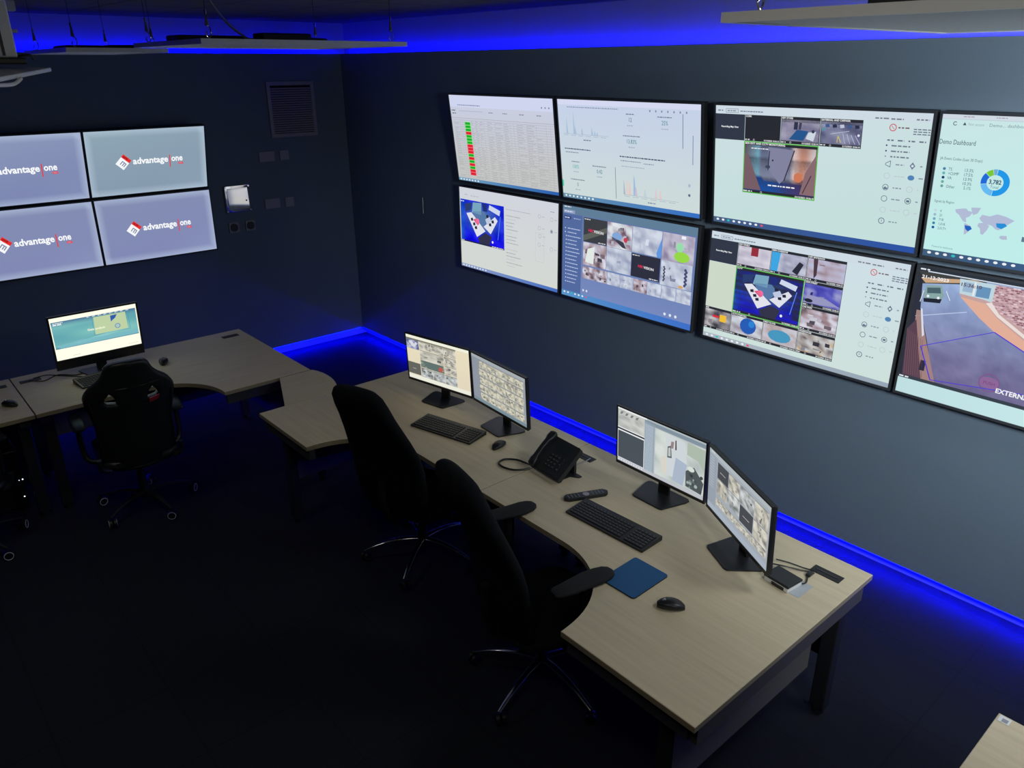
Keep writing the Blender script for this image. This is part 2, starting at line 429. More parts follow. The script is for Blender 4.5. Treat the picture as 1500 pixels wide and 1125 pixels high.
def side_controls(c, col=(60, 70, 90)):
    """icon list on the right-hand side of the surveillance client"""
    c.greek(1235, 38, 95, 9, (120, 125, 135)); c.greek(1340, 40, 80, 9, (120, 125, 135)); c.greek(1500, 38, 80, 9, (120, 125, 135))
    c.ring(1358, 97, 18, 24, (200, 100, 110), 4, n=16); c.greek(1392, 92, 70, 9, (120, 100, 110)); c.line(1348, 87, 1368, 107, 4, (200, 100, 110), 4)
    for k in range(3): c.greek(1490, 98+k*15, 105, 7, (110, 120, 140), 3)
    for k in range(4): c.greek(1330+k*68, 172, 42, 9, (100, 110, 130), 3)
    for k in range(3): c.disc(1330, 210+k*35, 4+2*(k < 2), (60, 75, 110), 3, 8); c.greek(1362, 206+k*35, 120, 9, (110, 125, 140), 3)
    ic = [(0, 'tri', 0), (0, 'eye', 1), (1, 'pc', 1), (1, 'dim', 0), (2, 'rot', 0), (2, 'dim', 1), (3, 'circ', 0), (3, 'cam', 1), (4, 'dim', 0), (4, 'dim', 1), (5, 'info', 0)]
    for row, kd, cl in ic:
        x = 1355+cl*157; y = 329+row*76
        d = (92, 108, 130) if kd != 'dim' else (186, 200, 206)
        if kd == 'tri': c.line(x-18, y-4, x+14, y-22, 4, d, 4); c.line(x+14, y-22, x+14, y+18, 4, d, 4); c.line(x+14, y+18, x-18, y+6, 4, d, 4); c.line(x-18, y-4, x-18, y+6, 4, d, 4)
        elif kd == 'eye': c.poly([(x-18, y), (x, y-24), (x+18, y), (x, y+24)], (110, 125, 148), 4); c.disc(x, y, 8, (215, 228, 232), 5, 10)
        elif kd == 'pc': c.disc(x, y, 22, (80, 130, 180), 4, 12, 17)
        elif kd == 'info': c.ring(x, y, 17, 22, d, 4, n=14); c.rect(x-2, y-8, 4, 14, d, 4)
        else:
            c.ring(x, y, 17, 21, d, 4, n=14)
            if kd == 'rot': c.poly([(x-14, y+6), (x-2, y-6), (x+6, y+4), (x+14, y-4), (x+12, y+12), (x-8, y+14)], d, 4)
            if kd == 'cam': c.rect(x-10, y-6, 20, 14, d, 4)
        if kd != 'dim': c.greek(x+48, y-4, 56, 8, (135, 148, 160), 3)
        elif True: c.greek(x+48, y-4, 70, 7, (190, 200, 206), 3)

# ------------------------------------------------------------------ televisions
def tv(loc, rot, w, canvas, label, group, depth=.055, tilt_arm=0, bez=.011, name='wall_television', frame_mat=M_bezel, dist=.07):
    t = empty(name, loc, rot, label, 'television', group); h = w*9/16
    b = NB()
    # bezel frame
    for (x0, x1, z0, z1) in ((-w/2-bez, w/2+bez, -bez-.003, 0), (-w/2-bez, w/2+bez, h, h+bez), (-w/2-bez, -w/2, 0, h), (w/2, w/2+bez, 0, h)):
        box(b, x0, x1, -.006, .012, z0, z1)
    obj('bezel', b, frame_mat, t)
    b = NB(); box(b, -w/2-bez+.002, w/2+bez-.002, .0005, depth, -bez, h+bez-.002, bev=.006)
    obj('housing', b, M_blackm, t)
    canvas.build(t, w)
    # bracket reaching the wall behind, at the bottom where the set sits closest
    b = NB(); tl = rot[0]
    for s in (-.25, .25):
        for zz in (.12, h-.12):
            need = (dist+zz*sin(tl))/cos(tl)
            if need > depth+.004: box(b, s*w-.02, s*w+.02, depth-.004, need-.004, zz-.03, zz+.03)
    b.verts.index_update(); objs('wall_bracket', b, M_steel, t)
    return t

# ---- canvases of the long wall
def cv_sheet():
    c = Canvas(bg=lambda u, v: mixc((200, 205, 228), (196, 198, 196), v*1.3))
    c.rect(0, 0, 1600, 120, (206, 212, 238), 1); c.greek(130, 95, 380, 9, (130, 135, 160), 2); c.greek(20, 150, 70, 10, (60, 65, 85)); c.greek(30, 180, 60, 9, (80, 85, 105))
    c.greek(150, 155, 400, 6, (165, 168, 190)); 
    for x in (640, 860, 1110, 1360): c.greek(x, 158, 70, 8, (120, 122, 140))
    for k in range(3): c.greek(1430+k*50, 80, 16, 14, (120, 125, 150))
    c.rect(0, 230, 1600, 3, (150, 152, 165), 2)
    rows = 25; y0 = 250; dy = 24.2
    xs = [40, 150, 185, 215, 330, 400, 470, 540, 600, 720, 860, 960, 1010, 1060, 1200, 1340, 1480, 1540]
    for k in range(rows+1): c.rect(30, y0+k*dy, 1545, 1.6, (140, 142, 150), 2)
    for x in xs: c.rect(x, y0, 1.8, rows*dy, (150, 150, 160), 2)
    for k in range(rows):
        r = random.Random(k)
        for x, x2 in zip(xs, xs[1:]):
            if x2-x > 60 and x != 215 and r.random() < .8: c.greek(x+8, y0+k*dy+9, (x2-x-16)*r.uniform(.4, .95), 5, (150, 150, 158), 3, seed=k)
    cols = 'GGGRGGGRRRGRGRGRR'
    for k, q in enumerate(cols):
        yy = y0+18+k*33
        if k == 0 or True: c.rect(222, yy, 100, 33, (150, 235, 140) if q == 'G' else (245, 120, 125), 4)
        c.rect(228, yy+3, 88, 26, (20, 175, 35) if q == 'G' else (222, 28, 48), 5)
    taskbar(c, (120, 165, 190), (40, 95, 175), 868, 7, 9, False)
    return c

def cv_dash():
    c = Canvas(bg=lambda u, v: mixc((196, 208, 232), (204, 218, 218), v*1.2))
    c.rect(0, 0, 1600, 46, (212, 216, 240), 1); c.greek(120, 62, 620, 8, (135, 145, 170))
    for k in range(7): c.greek(1080+k*62, 60, 14, 16, (130, 140, 160))
    def spikes(x, y, w, h, pk, col):
        c.rect(x, y, w, 2.5, (150, 165, 185), 2)
        for a, b in pk: c.poly([(x+w*a-8, y), (x+w*a-2, y-h*b), (x+w*a+6, y-h*b*.55), (x+w*a+14, y)], col, 2)
        for k in range(6): c.greek(x+w*k/6, y+12, w/9, 5, (160, 172, 190), 2)
    spikes(60, 300, 560, 210, [(.08, .7), (.24, 1), (.27, .35), (.42, .3), (.64, .35), (.7, .2), (.75, .15)], (165, 190, 215))
    c.greek(310, 345, 90, 8, (90, 105, 130))
    for (x, y, t, col, hd) in ((870, 150, '12', (50, 95, 130), 90), (1240, 160, '25%', (25, 125, 135), 150), (880, 330, '13.83%', (25, 125, 135), 190), (190, 600, '100%', (60, 175, 170), 100), (490, 620, '0.42', (30, 115, 130), 170), (205, 765, '0', (90, 115, 140), 180)):
        c.greek(x-hd/2, y-52, hd, 8, (110, 122, 145), 3, gap=0); c.text(t, x, y+14, 50, col, 4, 'c', sx=.8); c.greek(x-35, y+42, 70, 7, (150, 165, 185), 3)
    c.greek(60, 432, 330, 9, (70, 85, 110), 3, gap=0); c.greek(70, 465, 170, 7, (110, 125, 145), 3)
    c.greek(740, 455, 500, 10, (70, 85, 110), 3, gap=0); c.greek(750, 492, 230, 7, (120, 135, 155), 3); c.greek(1010, 500, 110, 7, (120, 135, 155)); c.greek(760, 540, 260, 6, (150, 165, 185))
    spikes(780, 790, 600, 200, [(.0, .7)], (170, 180, 200))
    for a, b, cc in ((.06, .75, (222, 205, 200)), (.11, .6, (225, 200, 195)), (.2, .9, (160, 185, 220)), (.23, .4, (205, 190, 205)), (.4, .35, (190, 205, 215)), (.6, .45, (222, 200, 205)), (.68, .4, (225, 200, 200))):
        c.poly([(780+600*a-12, 789), (780+600*a-6, 789-200*b), (780+600*a+6, 789-200*b*.8), (780+600*a+16, 789)], cc, 3)
    c.greek(1050, 830, 90, 8, (90, 105, 130))
    c.rect(1420, 80, 6, 270, (100, 118, 150), 3); c.rect(1520, 240, 6, 230, (100, 118, 160), 3); c.rect(680, 560, 6, 280, (110, 128, 140), 3)
    c.rect(0, 735, 18, 60, (70, 205, 165), 3); c.disc(1490, 640, 14, (170, 185, 205), 3); c.disc(1490, 720, 12, (95, 110, 140), 3)
    taskbar(c, (110, 150, 170), (50, 110, 195), 862, 8, 9, False)
    return c

def cv_list():
    c = Canvas(bg=lambda u, v: mixc((208, 212, 220), (212, 216, 208), v))
    c.greek(90, 70, 60, 10, (170, 172, 185)); c.greek(200, 74, 150, 12, (185, 188, 200))
    c.greek(1480, 90, 60, 8, (150, 155, 170))
    room_cam(c, 12, 130, 755, 470, 2)
    c.greek(20, 148, 60, 9, (235, 238, 250), 7); c.rect(12, 585, 755, 16, (30, 32, 70), 7); c.greek(20, 588, 50, 9, (220, 225, 240), 8); c.greek(560, 588, 190, 9, (225, 225, 240), 8)
    c.greek(800, 150, 380, 7, (165, 170, 185)); 
    for k, (w, d) in enumerate([(230, 1), (150, 0), (130, 1), (110, 1), (190, 1), (90, 0), (170, 1), (150, 1), (200, 1), (0, 0), (180, 0), (150, 1), (230, 1), (130, 0), (260, 1), (150, 0)]):
        if w: c.greek(800, 215+k*38-(k*2), w, 8 if d else 6, (160, 165, 172) if d else (185, 188, 192), 3, gap=0)
    for (x, y) in ((1320, 160), (1320, 280), (1330, 360), (1320, 450), (1500, 170), (1500, 290), (1500, 470)):
        c.ring(x, y, 17, 21, (165, 172, 180), 3, n=12); c.greek(x+42, y-3, 36, 6, (160, 166, 175))
    c.disc(1500, 290, 15, (130, 140, 160), 4, 10); c.frame(1262, 330, 130, 300, 2.5, (180, 186, 192), 3)
    taskbar(c, (150, 165, 200), (70, 110, 190), 865, 9, 9, False)
    return c

PALE = [(105, 110, 140), (150, 158, 185), (190, 198, 215), (215, 222, 235)]
WARM = [(85, 75, 85), (160, 135, 140), (195, 190, 205), (225, 225, 235)]
def cv_wall():
    c = Canvas(bg=lambda u, v: mixc((95, 118, 165), (120, 138, 190), v))
    c.rect(0, 0, 1600, 75, (95, 125, 150), 1); c.greek(20, 8, 90, 9, (225, 230, 240)); c.rect(14, 40, 150, 34, (140, 155, 190), 2); c.greek(24, 52, 110, 9, (225, 230, 245), 3)
    c.rect(0, 78, 262, 780, (82, 105, 158), 2)
    c.rect(18, 100, 96, 32, (55, 72, 125), 3); c.greek(30, 112, 66, 9, (220, 225, 240), 4); c.greek(150, 112, 90, 8, (165, 180, 215), 4)
    for k in range(15):
        y = 215+k*38; c.disc(38 if k < 2 else 52, y+4, 7, (205, 215, 240), 3, 6); c.greek(70, y, 110+random.Random(k).random()*70, 8, (190, 202, 235), 3, gap=0)
    def off(x, y, w, h, bg):
        c.rect(x, y, w, h, bg, 3); c.greek(x+10, y+10, w*.25, 8, (225, 225, 230), 5); c.greek(x+w*.65, y+h-16, w*.3, 8, (230, 230, 235), 5)
        c.text('HIK', x+w*.43, y+h*.56, h*.15, (230, 45, 90), 5, 'r', True, 1.15, 2); c.text('VISION', x+w*.44, y+h*.56, h*.15, (225, 225, 230), 5, 'l', True, 1.15, 2)
    X = [285, 590, 895, 1235, 1575]; Y = [85, 320, 545, 770]
    off(X[0], Y[0], 300, 230, (58, 62, 66)); c.poly([(X[0], Y[0]+170), (X[0]+300, Y[0]+60), (X[0]+300, Y[0]+110), (X[0], Y[0]+225)], (92, 96, 88), 4)
    clutter_cam(c, X[1], Y[0], 300, 232, [(90, 60, 75), (170, 150, 165), (205, 212, 220), (225, 228, 232)], 21, 3, 14, 11, 7)
    c.disc(X[1]+120, Y[0]+120, 62, (130, 165, 215), 5, 14, 36); c.poly([(X[1]+40, Y[0]+130), (X[1]+200, Y[0]+165), (X[1]+235, Y[0]+220), (X[1]+190, Y[0]+215)], (60, 60, 75), 5); c.disc(X[1]+225, Y[0]+140, 24, (200, 60, 80), 6, 8)
    clutter_cam(c, X[2], Y[0], 334, 232, PALE[1:], 31, 3, 12, 9, 3, (150, 160, 190)); c.poly([(X[2]+280, Y[0]+200), (X[2]+334, Y[0]+60), (X[2]+334, Y[0]+232), (X[2]+290, Y[0]+232)], (95, 150, 225), 5)
    clutter_cam(c, X[3], Y[0], 340, 245, [(140, 130, 160), (185, 180, 200), (205, 200, 215)], 41, 3, 12, 9, 4); c.disc(X[3]+215, Y[0]+190, 84, (150, 215, 70), 5, 12, 46); c.disc(X[3]+190, Y[0]+110, 40, (150, 220, 170), 5, 10, 44); c.rect(X[3]+200, Y[0]+8, 46, 26, (235, 240, 250), 6)
    clutter_cam(c, X[0], Y[1], 300, 222, WARM, 51, 3, 14, 10, 10); c.poly([(X[0]+60, Y[1]+60), (X[0]+150, Y[1]+30), (X[0]+140, Y[1]+200), (X[0]+30, Y[1]+190)], (225, 232, 228), 5)
    clutter_cam(c, X[1], Y[1], 300, 222, PALE[1:], 61, 3, 12, 9, 2, (160, 170, 190))
    off(X[2], Y[1]+6, 330, 214, (44, 46, 62))
    clutter_cam(c, X[3], Y[1]+10, 335, 222, PALE[1:], 71, 3, 12, 9, 3); 
    for k in range(9): c.disc(X[3]+35+8*(k % 2), Y[1]+70+k*15, 10, (60, 60, 85), 5, 6); c.disc(X[3]+265+12*(k % 2), Y[1]+60+k*17, 14, (70, 75, 115), 5, 6)
    c.disc(X[3]+225, Y[1]+215, 28, (215, 165, 110), 5, 8, 14)
    for k in range(8):
        clutter_cam(c, 285+k*162, Y[2]+12, 158, 120, WARM if k in (0, 1, 4) else PALE[1:], 80+k, 3, 8, 6, 4 if k in (0, 1, 2, 3, 4) else 1)
    for k, x in enumerate((300, 345)): c.disc(x, 800, 12, (220, 225, 240), 3, 8)
    for k, x in enumerate((1310, 1370, 1430)): c.disc(x, 812, 14, (225, 232, 245), 3, 8)
    taskbar(c, (90, 150, 200), (60, 110, 200), 845, 7, 2, True)
    return c

def cv_client(variant):
    c = Canvas(bg=lambda u, v: mixc((205, 222, 226), (196, 222, 220), v+.3*u) if variant == 0 else mixc((205, 222, 230), (205, 224, 218), v))
    c.rect(0, 0, 1600, 58, (205, 218, 228), 1); c.greek(20, 32, 50, 8, (110, 120, 135)); c.frame(90, 22, 110, 28, 2.5, (80, 90, 110), 3); c.greek(104, 33, 80, 7, (110, 120, 140), 3); c.greek(215, 34, 190, 7, (100, 112, 130), 3, gap=0)
    c.rect(0, 60, 258, 187, (48, 54, 70), 2); c.text('Recording Map View', 129, 158, 18, (235, 238, 242), 4, 'c', True)
    if variant == 0:
        tile(c, 261, 60, 294, 187, None, 'CORR', bar=20)
        tile(c, 558, 60, 300, 187, keystore_cam, 'KEY STORE', bar=20)
        tile(c, 861, 60, 298, 187, carpark_cam, 'EXTERNAL AND CARPARK', bar=20)
        tile(c, 261, 250, 596, 382, door_cam, 'SIDE EXIT AND CCTV MONITORING', True, bar=24)
        taskbar(c, (70, 95, 130), (38, 80, 165), 858, 9, 2, True)
    else:
        c.rect(261, 60, 898, 764, (205, 212, 215), 1)
        g1 = [(120, 90, 110), (175, 170, 190), (205, 200, 215), (215, 215, 225)]
        tile(c, 261, 60, 294, 187, lambda c, x, y, w, h: (clutter_cam(c, x, y, w, h, g1[1:], 5, 3, 8, 6, 0), c.rect(x+w*.4, y, w*.22, h*.45, (150, 45, 60), 5)), 'KEY PANELS', bar=20)
        tile(c, 558, 60, 300, 187, lambda c, x, y, w, h: (clutter_cam(c, x, y, w, h, [(140, 140, 165), (175, 178, 200), (200, 205, 220)], 6, 3, 8, 6, 0), c.poly([(x, y), (x+w*.25, y), (x+w*.2, y+h), (x, y+h)], (60, 165, 225), 5), c.poly([(x+w*.62, y+h*.85), (x+w*.8, y+h*.3), (x+w*.92, y+h*.4), (x+w*.78, y+h)], (40, 42, 58), 5)), 'MEN CORRIDOR', bar=20)
        tile(c, 861, 60, 298, 187, lambda c, x, y, w, h: (clutter_cam(c, x, y, w, h, [(150, 130, 140), (185, 175, 195), (180, 195, 225)], 7, 3, 8, 6, 1), c.poly([(x+w*.14, y), (x+w*.26, y), (x+w*.27, y+h*.8), (x+w*.2, y+h)], (75, 55, 65), 5)), 'KEY ENTRANCE', bar=20)
        c.rect(0, 250, 258, 384, (204, 216, 200), 2)
        tile(c, 261, 250, 596, 382, room_cam, 'CCTV', True, bar=22)
        tile(c, 861, 250, 298, 190, lambda c, x, y, w, h: (clutter_cam(c, x, y, w, h, [(40, 40, 150), (90, 90, 190), (160, 160, 205)], 12, 3, 8, 6, 3), c.poly([(x+w*.1, y+h*.55), (x+w*.6, y+h*.6), (x+w, y+h*.9), (x, y+h)], (150, 150, 190), 5), c.disc(x+w*.15, y+h*.85, w*.12, (30, 35, 50), 6, 10, h*.1)), 'SIDE STREET', bar=20)
        tile(c, 861, 442, 298, 190, lambda c, x, y, w, h: clutter_cam(c, x, y, w, h, WARM, 13, 3, 10, 8, 7), 'CAR PARK', bar=20)
        tile(c, 0, 636, 258, 188, lambda c, x, y, w, h: (clutter_cam(c, x, y, w, h, [(60, 60, 70), (150, 145, 150), (215, 215, 215)], 14, 3, 8, 6, 2), c.rect(x+w*.58, y+h*.2, w*.25, h*.4, (240, 190, 50), 5), c.rect(x+w*.3, y+h*.3, w*.25, h*.12, (220, 40, 60), 5)), 'BAR', bar=20)
        tile(c, 261, 636, 294, 188, lambda c, x, y, w, h: (clutter_cam(c, x, y, w, h, [(150, 140, 150), (200, 205, 215), (215, 220, 225)], 15, 3, 8, 6, 0), c.disc(x+w*.55, y+h*.45, w*.26, (35, 90, 180), 5, 14, h*.45), c.disc(x+w*.66, y+h*.3, w*.1, (40, 130, 210), 6, 10)), 'CCTV STAIRWELL', bar=20)
        tile(c, 558, 636, 300, 188, lambda c, x, y, w, h: (clutter_cam(c, x, y, w, h, [(170, 150, 145), (195, 190, 200), (205, 205, 215)], 16, 3, 8, 6, 1), c.disc(x+w*.5, y+h*.55, w*.34, (70, 150, 190), 5, 14, h*.34)), 'FIRST FLOOR', bar=20)
        tile(c, 861, 636, 298, 188, lambda c, x, y, w, h: clutter_cam(c, x, y, w, h, [(60, 55, 65), (160, 150, 145), (200, 205, 210), (190, 150, 95)], 17, 3, 10, 8, 7), 'WAREHOUSE', bar=20)
        taskbar(c, (175, 185, 195), (150, 165, 180), 866, 9, 2, True)
    side_controls(c)
    return c

def cv_demo():
    c = Canvas(bg=lambda u, v: mixc((200, 228, 228), (190, 236, 232), v+u*.5))
    c.grid(0, 0, 1600, 26, lambda u, v: mixc((205, 215, 225), (212, 222, 230), u), 4, 1, 1); c.rect(0, 26, 1600, 4, (190, 205, 215), 2)
    for x in (120, 300): c.greek(x, 10, 60, 5, (160, 150, 165), 3)
    c.ring(78, 54, 8, 12, (60, 80, 95), 3, 30, 320); c.poly([(122, 62), (132, 44), (142, 62)], (60, 75, 90), 3); c.text('Not secure', 152, 63, 24, (150, 172, 182), 3, fit=88); c.text('Demo... dashboard.gaming', 268, 64, 26, (120, 142, 155), 3, fit=300)
    c.text('Demo Dashboard', 1, 178, 42, (48, 72, 90), 3, fit=210)
    c.text('JA Event Codes (Last 30 Days)', 22, 272, 24, (62, 92, 108), 3, fit=244)
    for k, (n, p, cc) in enumerate([('TS', '13.3%', (70, 125, 165)), ('+ChMP', '17.5%', (100, 175, 180)), ('VA', '13.9%', (20, 60, 110)), ('', '10.3%', (105, 170, 160)), ('Other', '5.1%', (100, 160, 160))]):
        c.disc(55, 327+k*27, 9, cc, 3); c.text(n, 80, 336+k*27, 26, (55, 88, 105), 3, sx=.8); c.text(p, 226, 336+k*27, 27, (50, 88, 112), 3, 'r', sx=.85)
    cx, cy = 355, 386
    for a0, a1, cc in ((-85, 95, (20, 150, 230)), (97, 168, (100, 185, 240)), (170, 222, (15, 105, 215)), (224, 254, (120, 200, 50)), (256, 273, (110, 170, 215))):
        c.ring(cx, cy, 46, 80, cc, 3, a0, a1, 18)
    c.text('3,782', cx, cy+8, 36, (40, 80, 110), 4, 'c', bold=True, fit=70); c.text('Total', cx, cy+34, 24, (80, 130, 150), 4, 'c', fit=46)
    c.text('Signals by Region', 24, 540, 24, (80, 110, 125), 3, fit=120)
    for k, (n, cc) in enumerate([('4', (190, 215, 225)), ('21', (150, 185, 205)), ('718', (110, 165, 190)), ('1,018', (50, 130, 160)), ('2,017+', (20, 85, 160))]):
        c.disc(40, 592+k*28, 9, cc, 3); c.text(n, 68, 601+k*28, 24, (60, 95, 115), 3, sx=.8)
    g = (176, 186, 212); X = lambda pts: [(157+a*3.5, 545+b*2.3) for a, b in pts]
    for pts in ([(0, 12), (10, 8), (18, 6), (22, 12), (30, 14), (26, 26), (20, 32), (22, 44), (16, 42), (8, 26), (2, 20)], [(26, 2), (42, 0), (38, 16), (31, 22), (28, 12)], [(19, 46), (30, 52), (32, 60), (24, 76), (21, 78), (20, 60)],
                [(42, 42), (52, 38), (60, 46), (58, 56), (52, 72), (48, 70), (46, 56), (41, 50)], [(42, 28), (46, 18), (58, 20), (70, 12), (84, 16), (98, 24), (92, 32), (86, 40), (76, 54), (70, 52), (64, 44), (54, 42), (46, 36)], [(80, 68), (90, 66), (92, 76), (84, 78), (79, 74)]):
        c.poly(X(pts), g, 3)
    c.poly(X([(70, 36), (84, 34), (88, 40), (80, 50), (72, 46)]), (30, 140, 215), 4); c.poly(X([(20, 52), (30, 53), (33, 60), (27, 68), (22, 62)]), (25, 95, 190), 4)
    c.text('Powered by dashboards', 50, 834, 18, (110, 140, 150), 3, fit=130)
    for k in range(8): c.rect(556+k*40, 690-k*9, 22, 30+k*9, (90, 120, 140), 4)
    c.rect(1540, 90, 5, 740, (150, 175, 190), 4)
    taskbar(c, (60, 90, 120), (45, 85, 150), 856, 11, 3, False)
    return c

def cv_outside():
    c = Canvas(bg=(38, 46, 56))
    c.greek(10, 8, 60, 10, (225, 230, 235)); c.rect(60, 20, 1540, 7, (210, 220, 235), 2)
    x0, y0, W, H = 0, 28, 1150, 738
    P = lambda pts: [(x0+W*a, y0+H*b) for a, b in pts]
    def tar(u, v):
        base = mixc((150, 175, 215), (112, 112, 152), v*1.5-.1)
        if v > .6: base = mixc(base, (105, 95, 135), (v-.6)*1.5)
        n = 16*nz(u*9, v*9, 2)+10*nz(u*30, v*30, 5)+(20*max(0, nz(u*4, v*5, 11)))
        return tuple(max(0, min(255, k+n)) for k in base)
    c.grid(x0, y0, W, H, tar, 48, 26, 2); c.rect(W, y0, 1600-W, H, (150, 115, 135), 2)
    c.poly(P([(0, 0), (.36, 0), (.38, .02), (0, .12)]), (60, 62, 60), 3); c.poly(P([(.02, .06), (.3, .0), (.36, .01), (.05, .10)]), (200, 165, 130), 4)
    # left building edge
    c.poly(P([(0, 0), (0.0, 1), (.20, 1), (.12, .62), (.05, .34), (.03, .05)]), (40, 44, 58), 3)
    c.poly(P([(.03, .36), (.055, .36), (.125, .66), (.21, 1), (.10, 1), (.04, .6)]), (160, 128, 125), 4)
    c.poly(P([(0.0, .55), (.04, .45), (.13, 1), (.02, 1)]), (88, 62, 78), 5)
    for k in range(9): c.line(x0+W*(.0+.012*k), y0+H*(.55+.01*k), x0+W*(.03+.013*k), y0+H*.99, 3, (120, 85, 95), 6)
    c.rect(x0+W*.11, y0+H*.82, W*.03, H*.1, (40, 40, 60), 6); c.poly(P([(.052, .34), (.062, .34), (.1, .58), (.09, .6)]), (215, 220, 235), 6)
    # brick wall right
    c.poly([(277, 136), (262, 34), (1600, 34), (1600, 766), (1250, 766), (713, 417), (527, 334), (421, 262)], (196, 160, 158), 3)
    r = random.Random(3)
    for j in range(60):
        for k in range(52):
            bx_ = 470+k*21+(10 if j % 2 else 0); by_ = 34+j*12
            if by_ < 175+(bx_-480)*.55 and by_ < 752 and bx_ < 1575: c.rect(bx_, by_, 17, 8, mixc((228, 205, 215), (125, 78, 100), r.random()**1.2), 5)
    c.poly([(474, 150), (530, 215), (1250, 640), (1250, 660), (520, 232), (440, 160)], (232, 220, 215), 6)
    c.poly([(285, 150), (440, 165), (520, 240), (900, 470), (1200, 690), (713, 417), (527, 334), (421, 262)], (224, 172, 150), 4)
    c.poly([(262, 34), (474, 34), (474, 150), (420, 140), (277, 130)], (188, 212, 222), 6); c.rect(372, 60, 80, 70, (100, 145, 185), 7); c.rect(290, 50, 60, 62, (150, 178, 205), 7); c.rect(352, 40, 12, 90, (225, 232, 235), 8)
    c.poly([(700, 250), (735, 150), (790, 160), (790, 330)], (50, 60, 85), 7)
    # cars and bay lines
    c.poly(P([(.06, .12), (.14, .10), (.165, .19), (.15, .25), (.07, .26), (.05, .2)]), (135, 165, 165), 5); c.poly(P([(.065, .14), (.135, .12), (.145, .17), (.07, .19)]), (70, 95, 105), 6); c.poly(P([(.055, .24), (.155, .22), (.15, .26), (.06, .275)]), (25, 30, 45), 6)
    for a in (.078, .135): c.disc(x0+W*a, y0+H*.215, 9, (235, 240, 250), 7, 8)
    c.poly(P([(.255, .03), (.31, .03), (.32, .09), (.3, .12), (.25, .1)]), (100, 120, 165), 5); c.poly(P([(.262, .045), (.305, .045), (.31, .075), (.26, .075)]), (45, 60, 90), 6)
    c.line(x0+W*.04, y0+H*.28, x0+W*.05, y0+H*.17, 4, (230, 235, 240), 5); c.line(x0+W*.17, y0+H*.14, x0+W*.2, y0+H*.22, 4, (230, 235, 240), 5)
    c.line(x0+W*.03, y0+H*.42, x0+W*.3, y0+H*.29, 5, (185, 205, 235), 4)
    # purple detection zone
    for a, b_, t_ in (((108, 537), (527, 334), 5), ((527, 334), (713, 417), 7), ((713, 417), (1200, 640), 7), ((108, 537), (211, 757), 8), ((211, 757), (766, 690), 6)): c.line(*a, *b_, t_, (78, 60, 205), 8)
    c.disc(566, 672, 62, (138, 100, 150), 6, 20, 40); c.ring(566, 672, 56, 62, (130, 80, 140), 7); c.text('PUSH', 566, 684, 30, (120, 60, 120), 9, 'c')
    c.text('21-12-2023', 28, 72, 30, (240, 240, 245), 9, bold=True, fit=170); c.text('15:36:10', 270, 78, 30, (90, 80, 95), 9, bold=True, fit=130)
    c.text('EXTERNAL FRONT', 612, 724, 44, (240, 242, 245), 9, bold=True)
    c.rect(0, 766, 1600, 24, (50, 60, 70), 3); c.greek(6, 774, 70, 10, (225, 230, 235), 5)
    c.grid(0, 790, 1600, 110, lambda u, v: mixc((190, 222, 225), (200, 236, 236), u), 6, 1, 3)
    return c

TW = 1.2101
RR = 'video wall of eight large screens on the long wall'
Z0, Z1 = 1.9192, 1.175   # bottoms of the lit areas, upper and lower row (tilted / straight)
u = [-1.958, -3.2117, -4.5231, -5.7732]
zt_up, zt_lo = 2.5937, 1.8560
HH = TW*9/16
up_t, lo_t = R(7.03), R(.3)
lab_r = [
 ('large wall screen with spreadsheet and red and green column, upper row by the corner', cv_sheet),
 ('large wall screen with a pale dashboard of figures and spike charts, upper row', cv_dash),
 ('large wall screen with a door camera picture outlined in green, upper row', lambda: cv_client(0)),
 ('large wall screen with a ring chart and world map, upper row at right edge', cv_demo)]
lab_l = [
 ('large wall screen with blue room picture beside a white list, lower row', cv_list),
 ('large wall screen with a bluish grid of camera pictures, lower row', cv_wall),
 ('large wall screen with many camera tiles around a green outlined blue room', lambda: cv_client(1)),
 ('large wall screen with an outdoor tarmac camera picture, lower row at right edge', cv_outside)]
for i in range(4):
    y = u[i]-TW/2
    tv((-.07, y, zt_up-HH), (up_t, 0, R(-90)), TW, lab_r[i][1](), lab_r[i][0], RR)
    tv((-.07, y, zt_lo-HH), (lo_t, 0, R(-90)), TW, lab_l[i][1](), lab_l[i][0], RR)

def cv_logo(tint):
    a, b = tint
    c = Canvas(bg=lambda u, v: mixc(mixc(a, b, v*.8+.25*u), (205, 222, 238), max(0, max(abs(u-.5)*2, abs(v-.5)*2)-.93)*6+max(0, .5-math.hypot(u-1, v-1))*.2))
    # tilted cube mark: white body, red lid
    def q(x, y): return (454+x*.76-y*.65, 441+x*.72+y*.72)
    c.poly([q(-62, -92), q(68, -92), q(68, -40), q(-62, -40)], (226, 48, 44), 3)
    c.poly([q(-62, -40), q(68, -40), q(68, 85), q(-62, 85)], (245, 247, 250), 3)
    for (x, y, w, h) in ((-18, -10, 12, 62), (-18, -10, 66, 12), (12, 2, 12, 50), (36, -10, 12, 62)):
        c.poly([q(x, y), q(x+w, y), q(x+w, y+h), q(x, y+h)], (120, 130, 155), 4)
    c.text('one', *q(-48, -52), 50, (140, 20, 25), 4, bold=True, rot=38)
    c.text('advantage', 583, 478, 125, (248, 250, 252), 3, bold=True, fit=478)
    xa = 1086
    c.rect(xa-8, 380, 14, 175, (226, 60, 60), 3)
    c.text('one', 1106, 474, 125, (248, 250, 252), 3, bold=True, fit=160)
    c.poly([(1196, 494), (1262, 494), (1272, 526), (1206, 526)], (232, 70, 78), 3); c.poly([(1210, 504), (1250, 504), (1254, 515), (1214, 515)], (185, 150, 175), 4)
    return c
LW = .9674; LH = LW*9/16
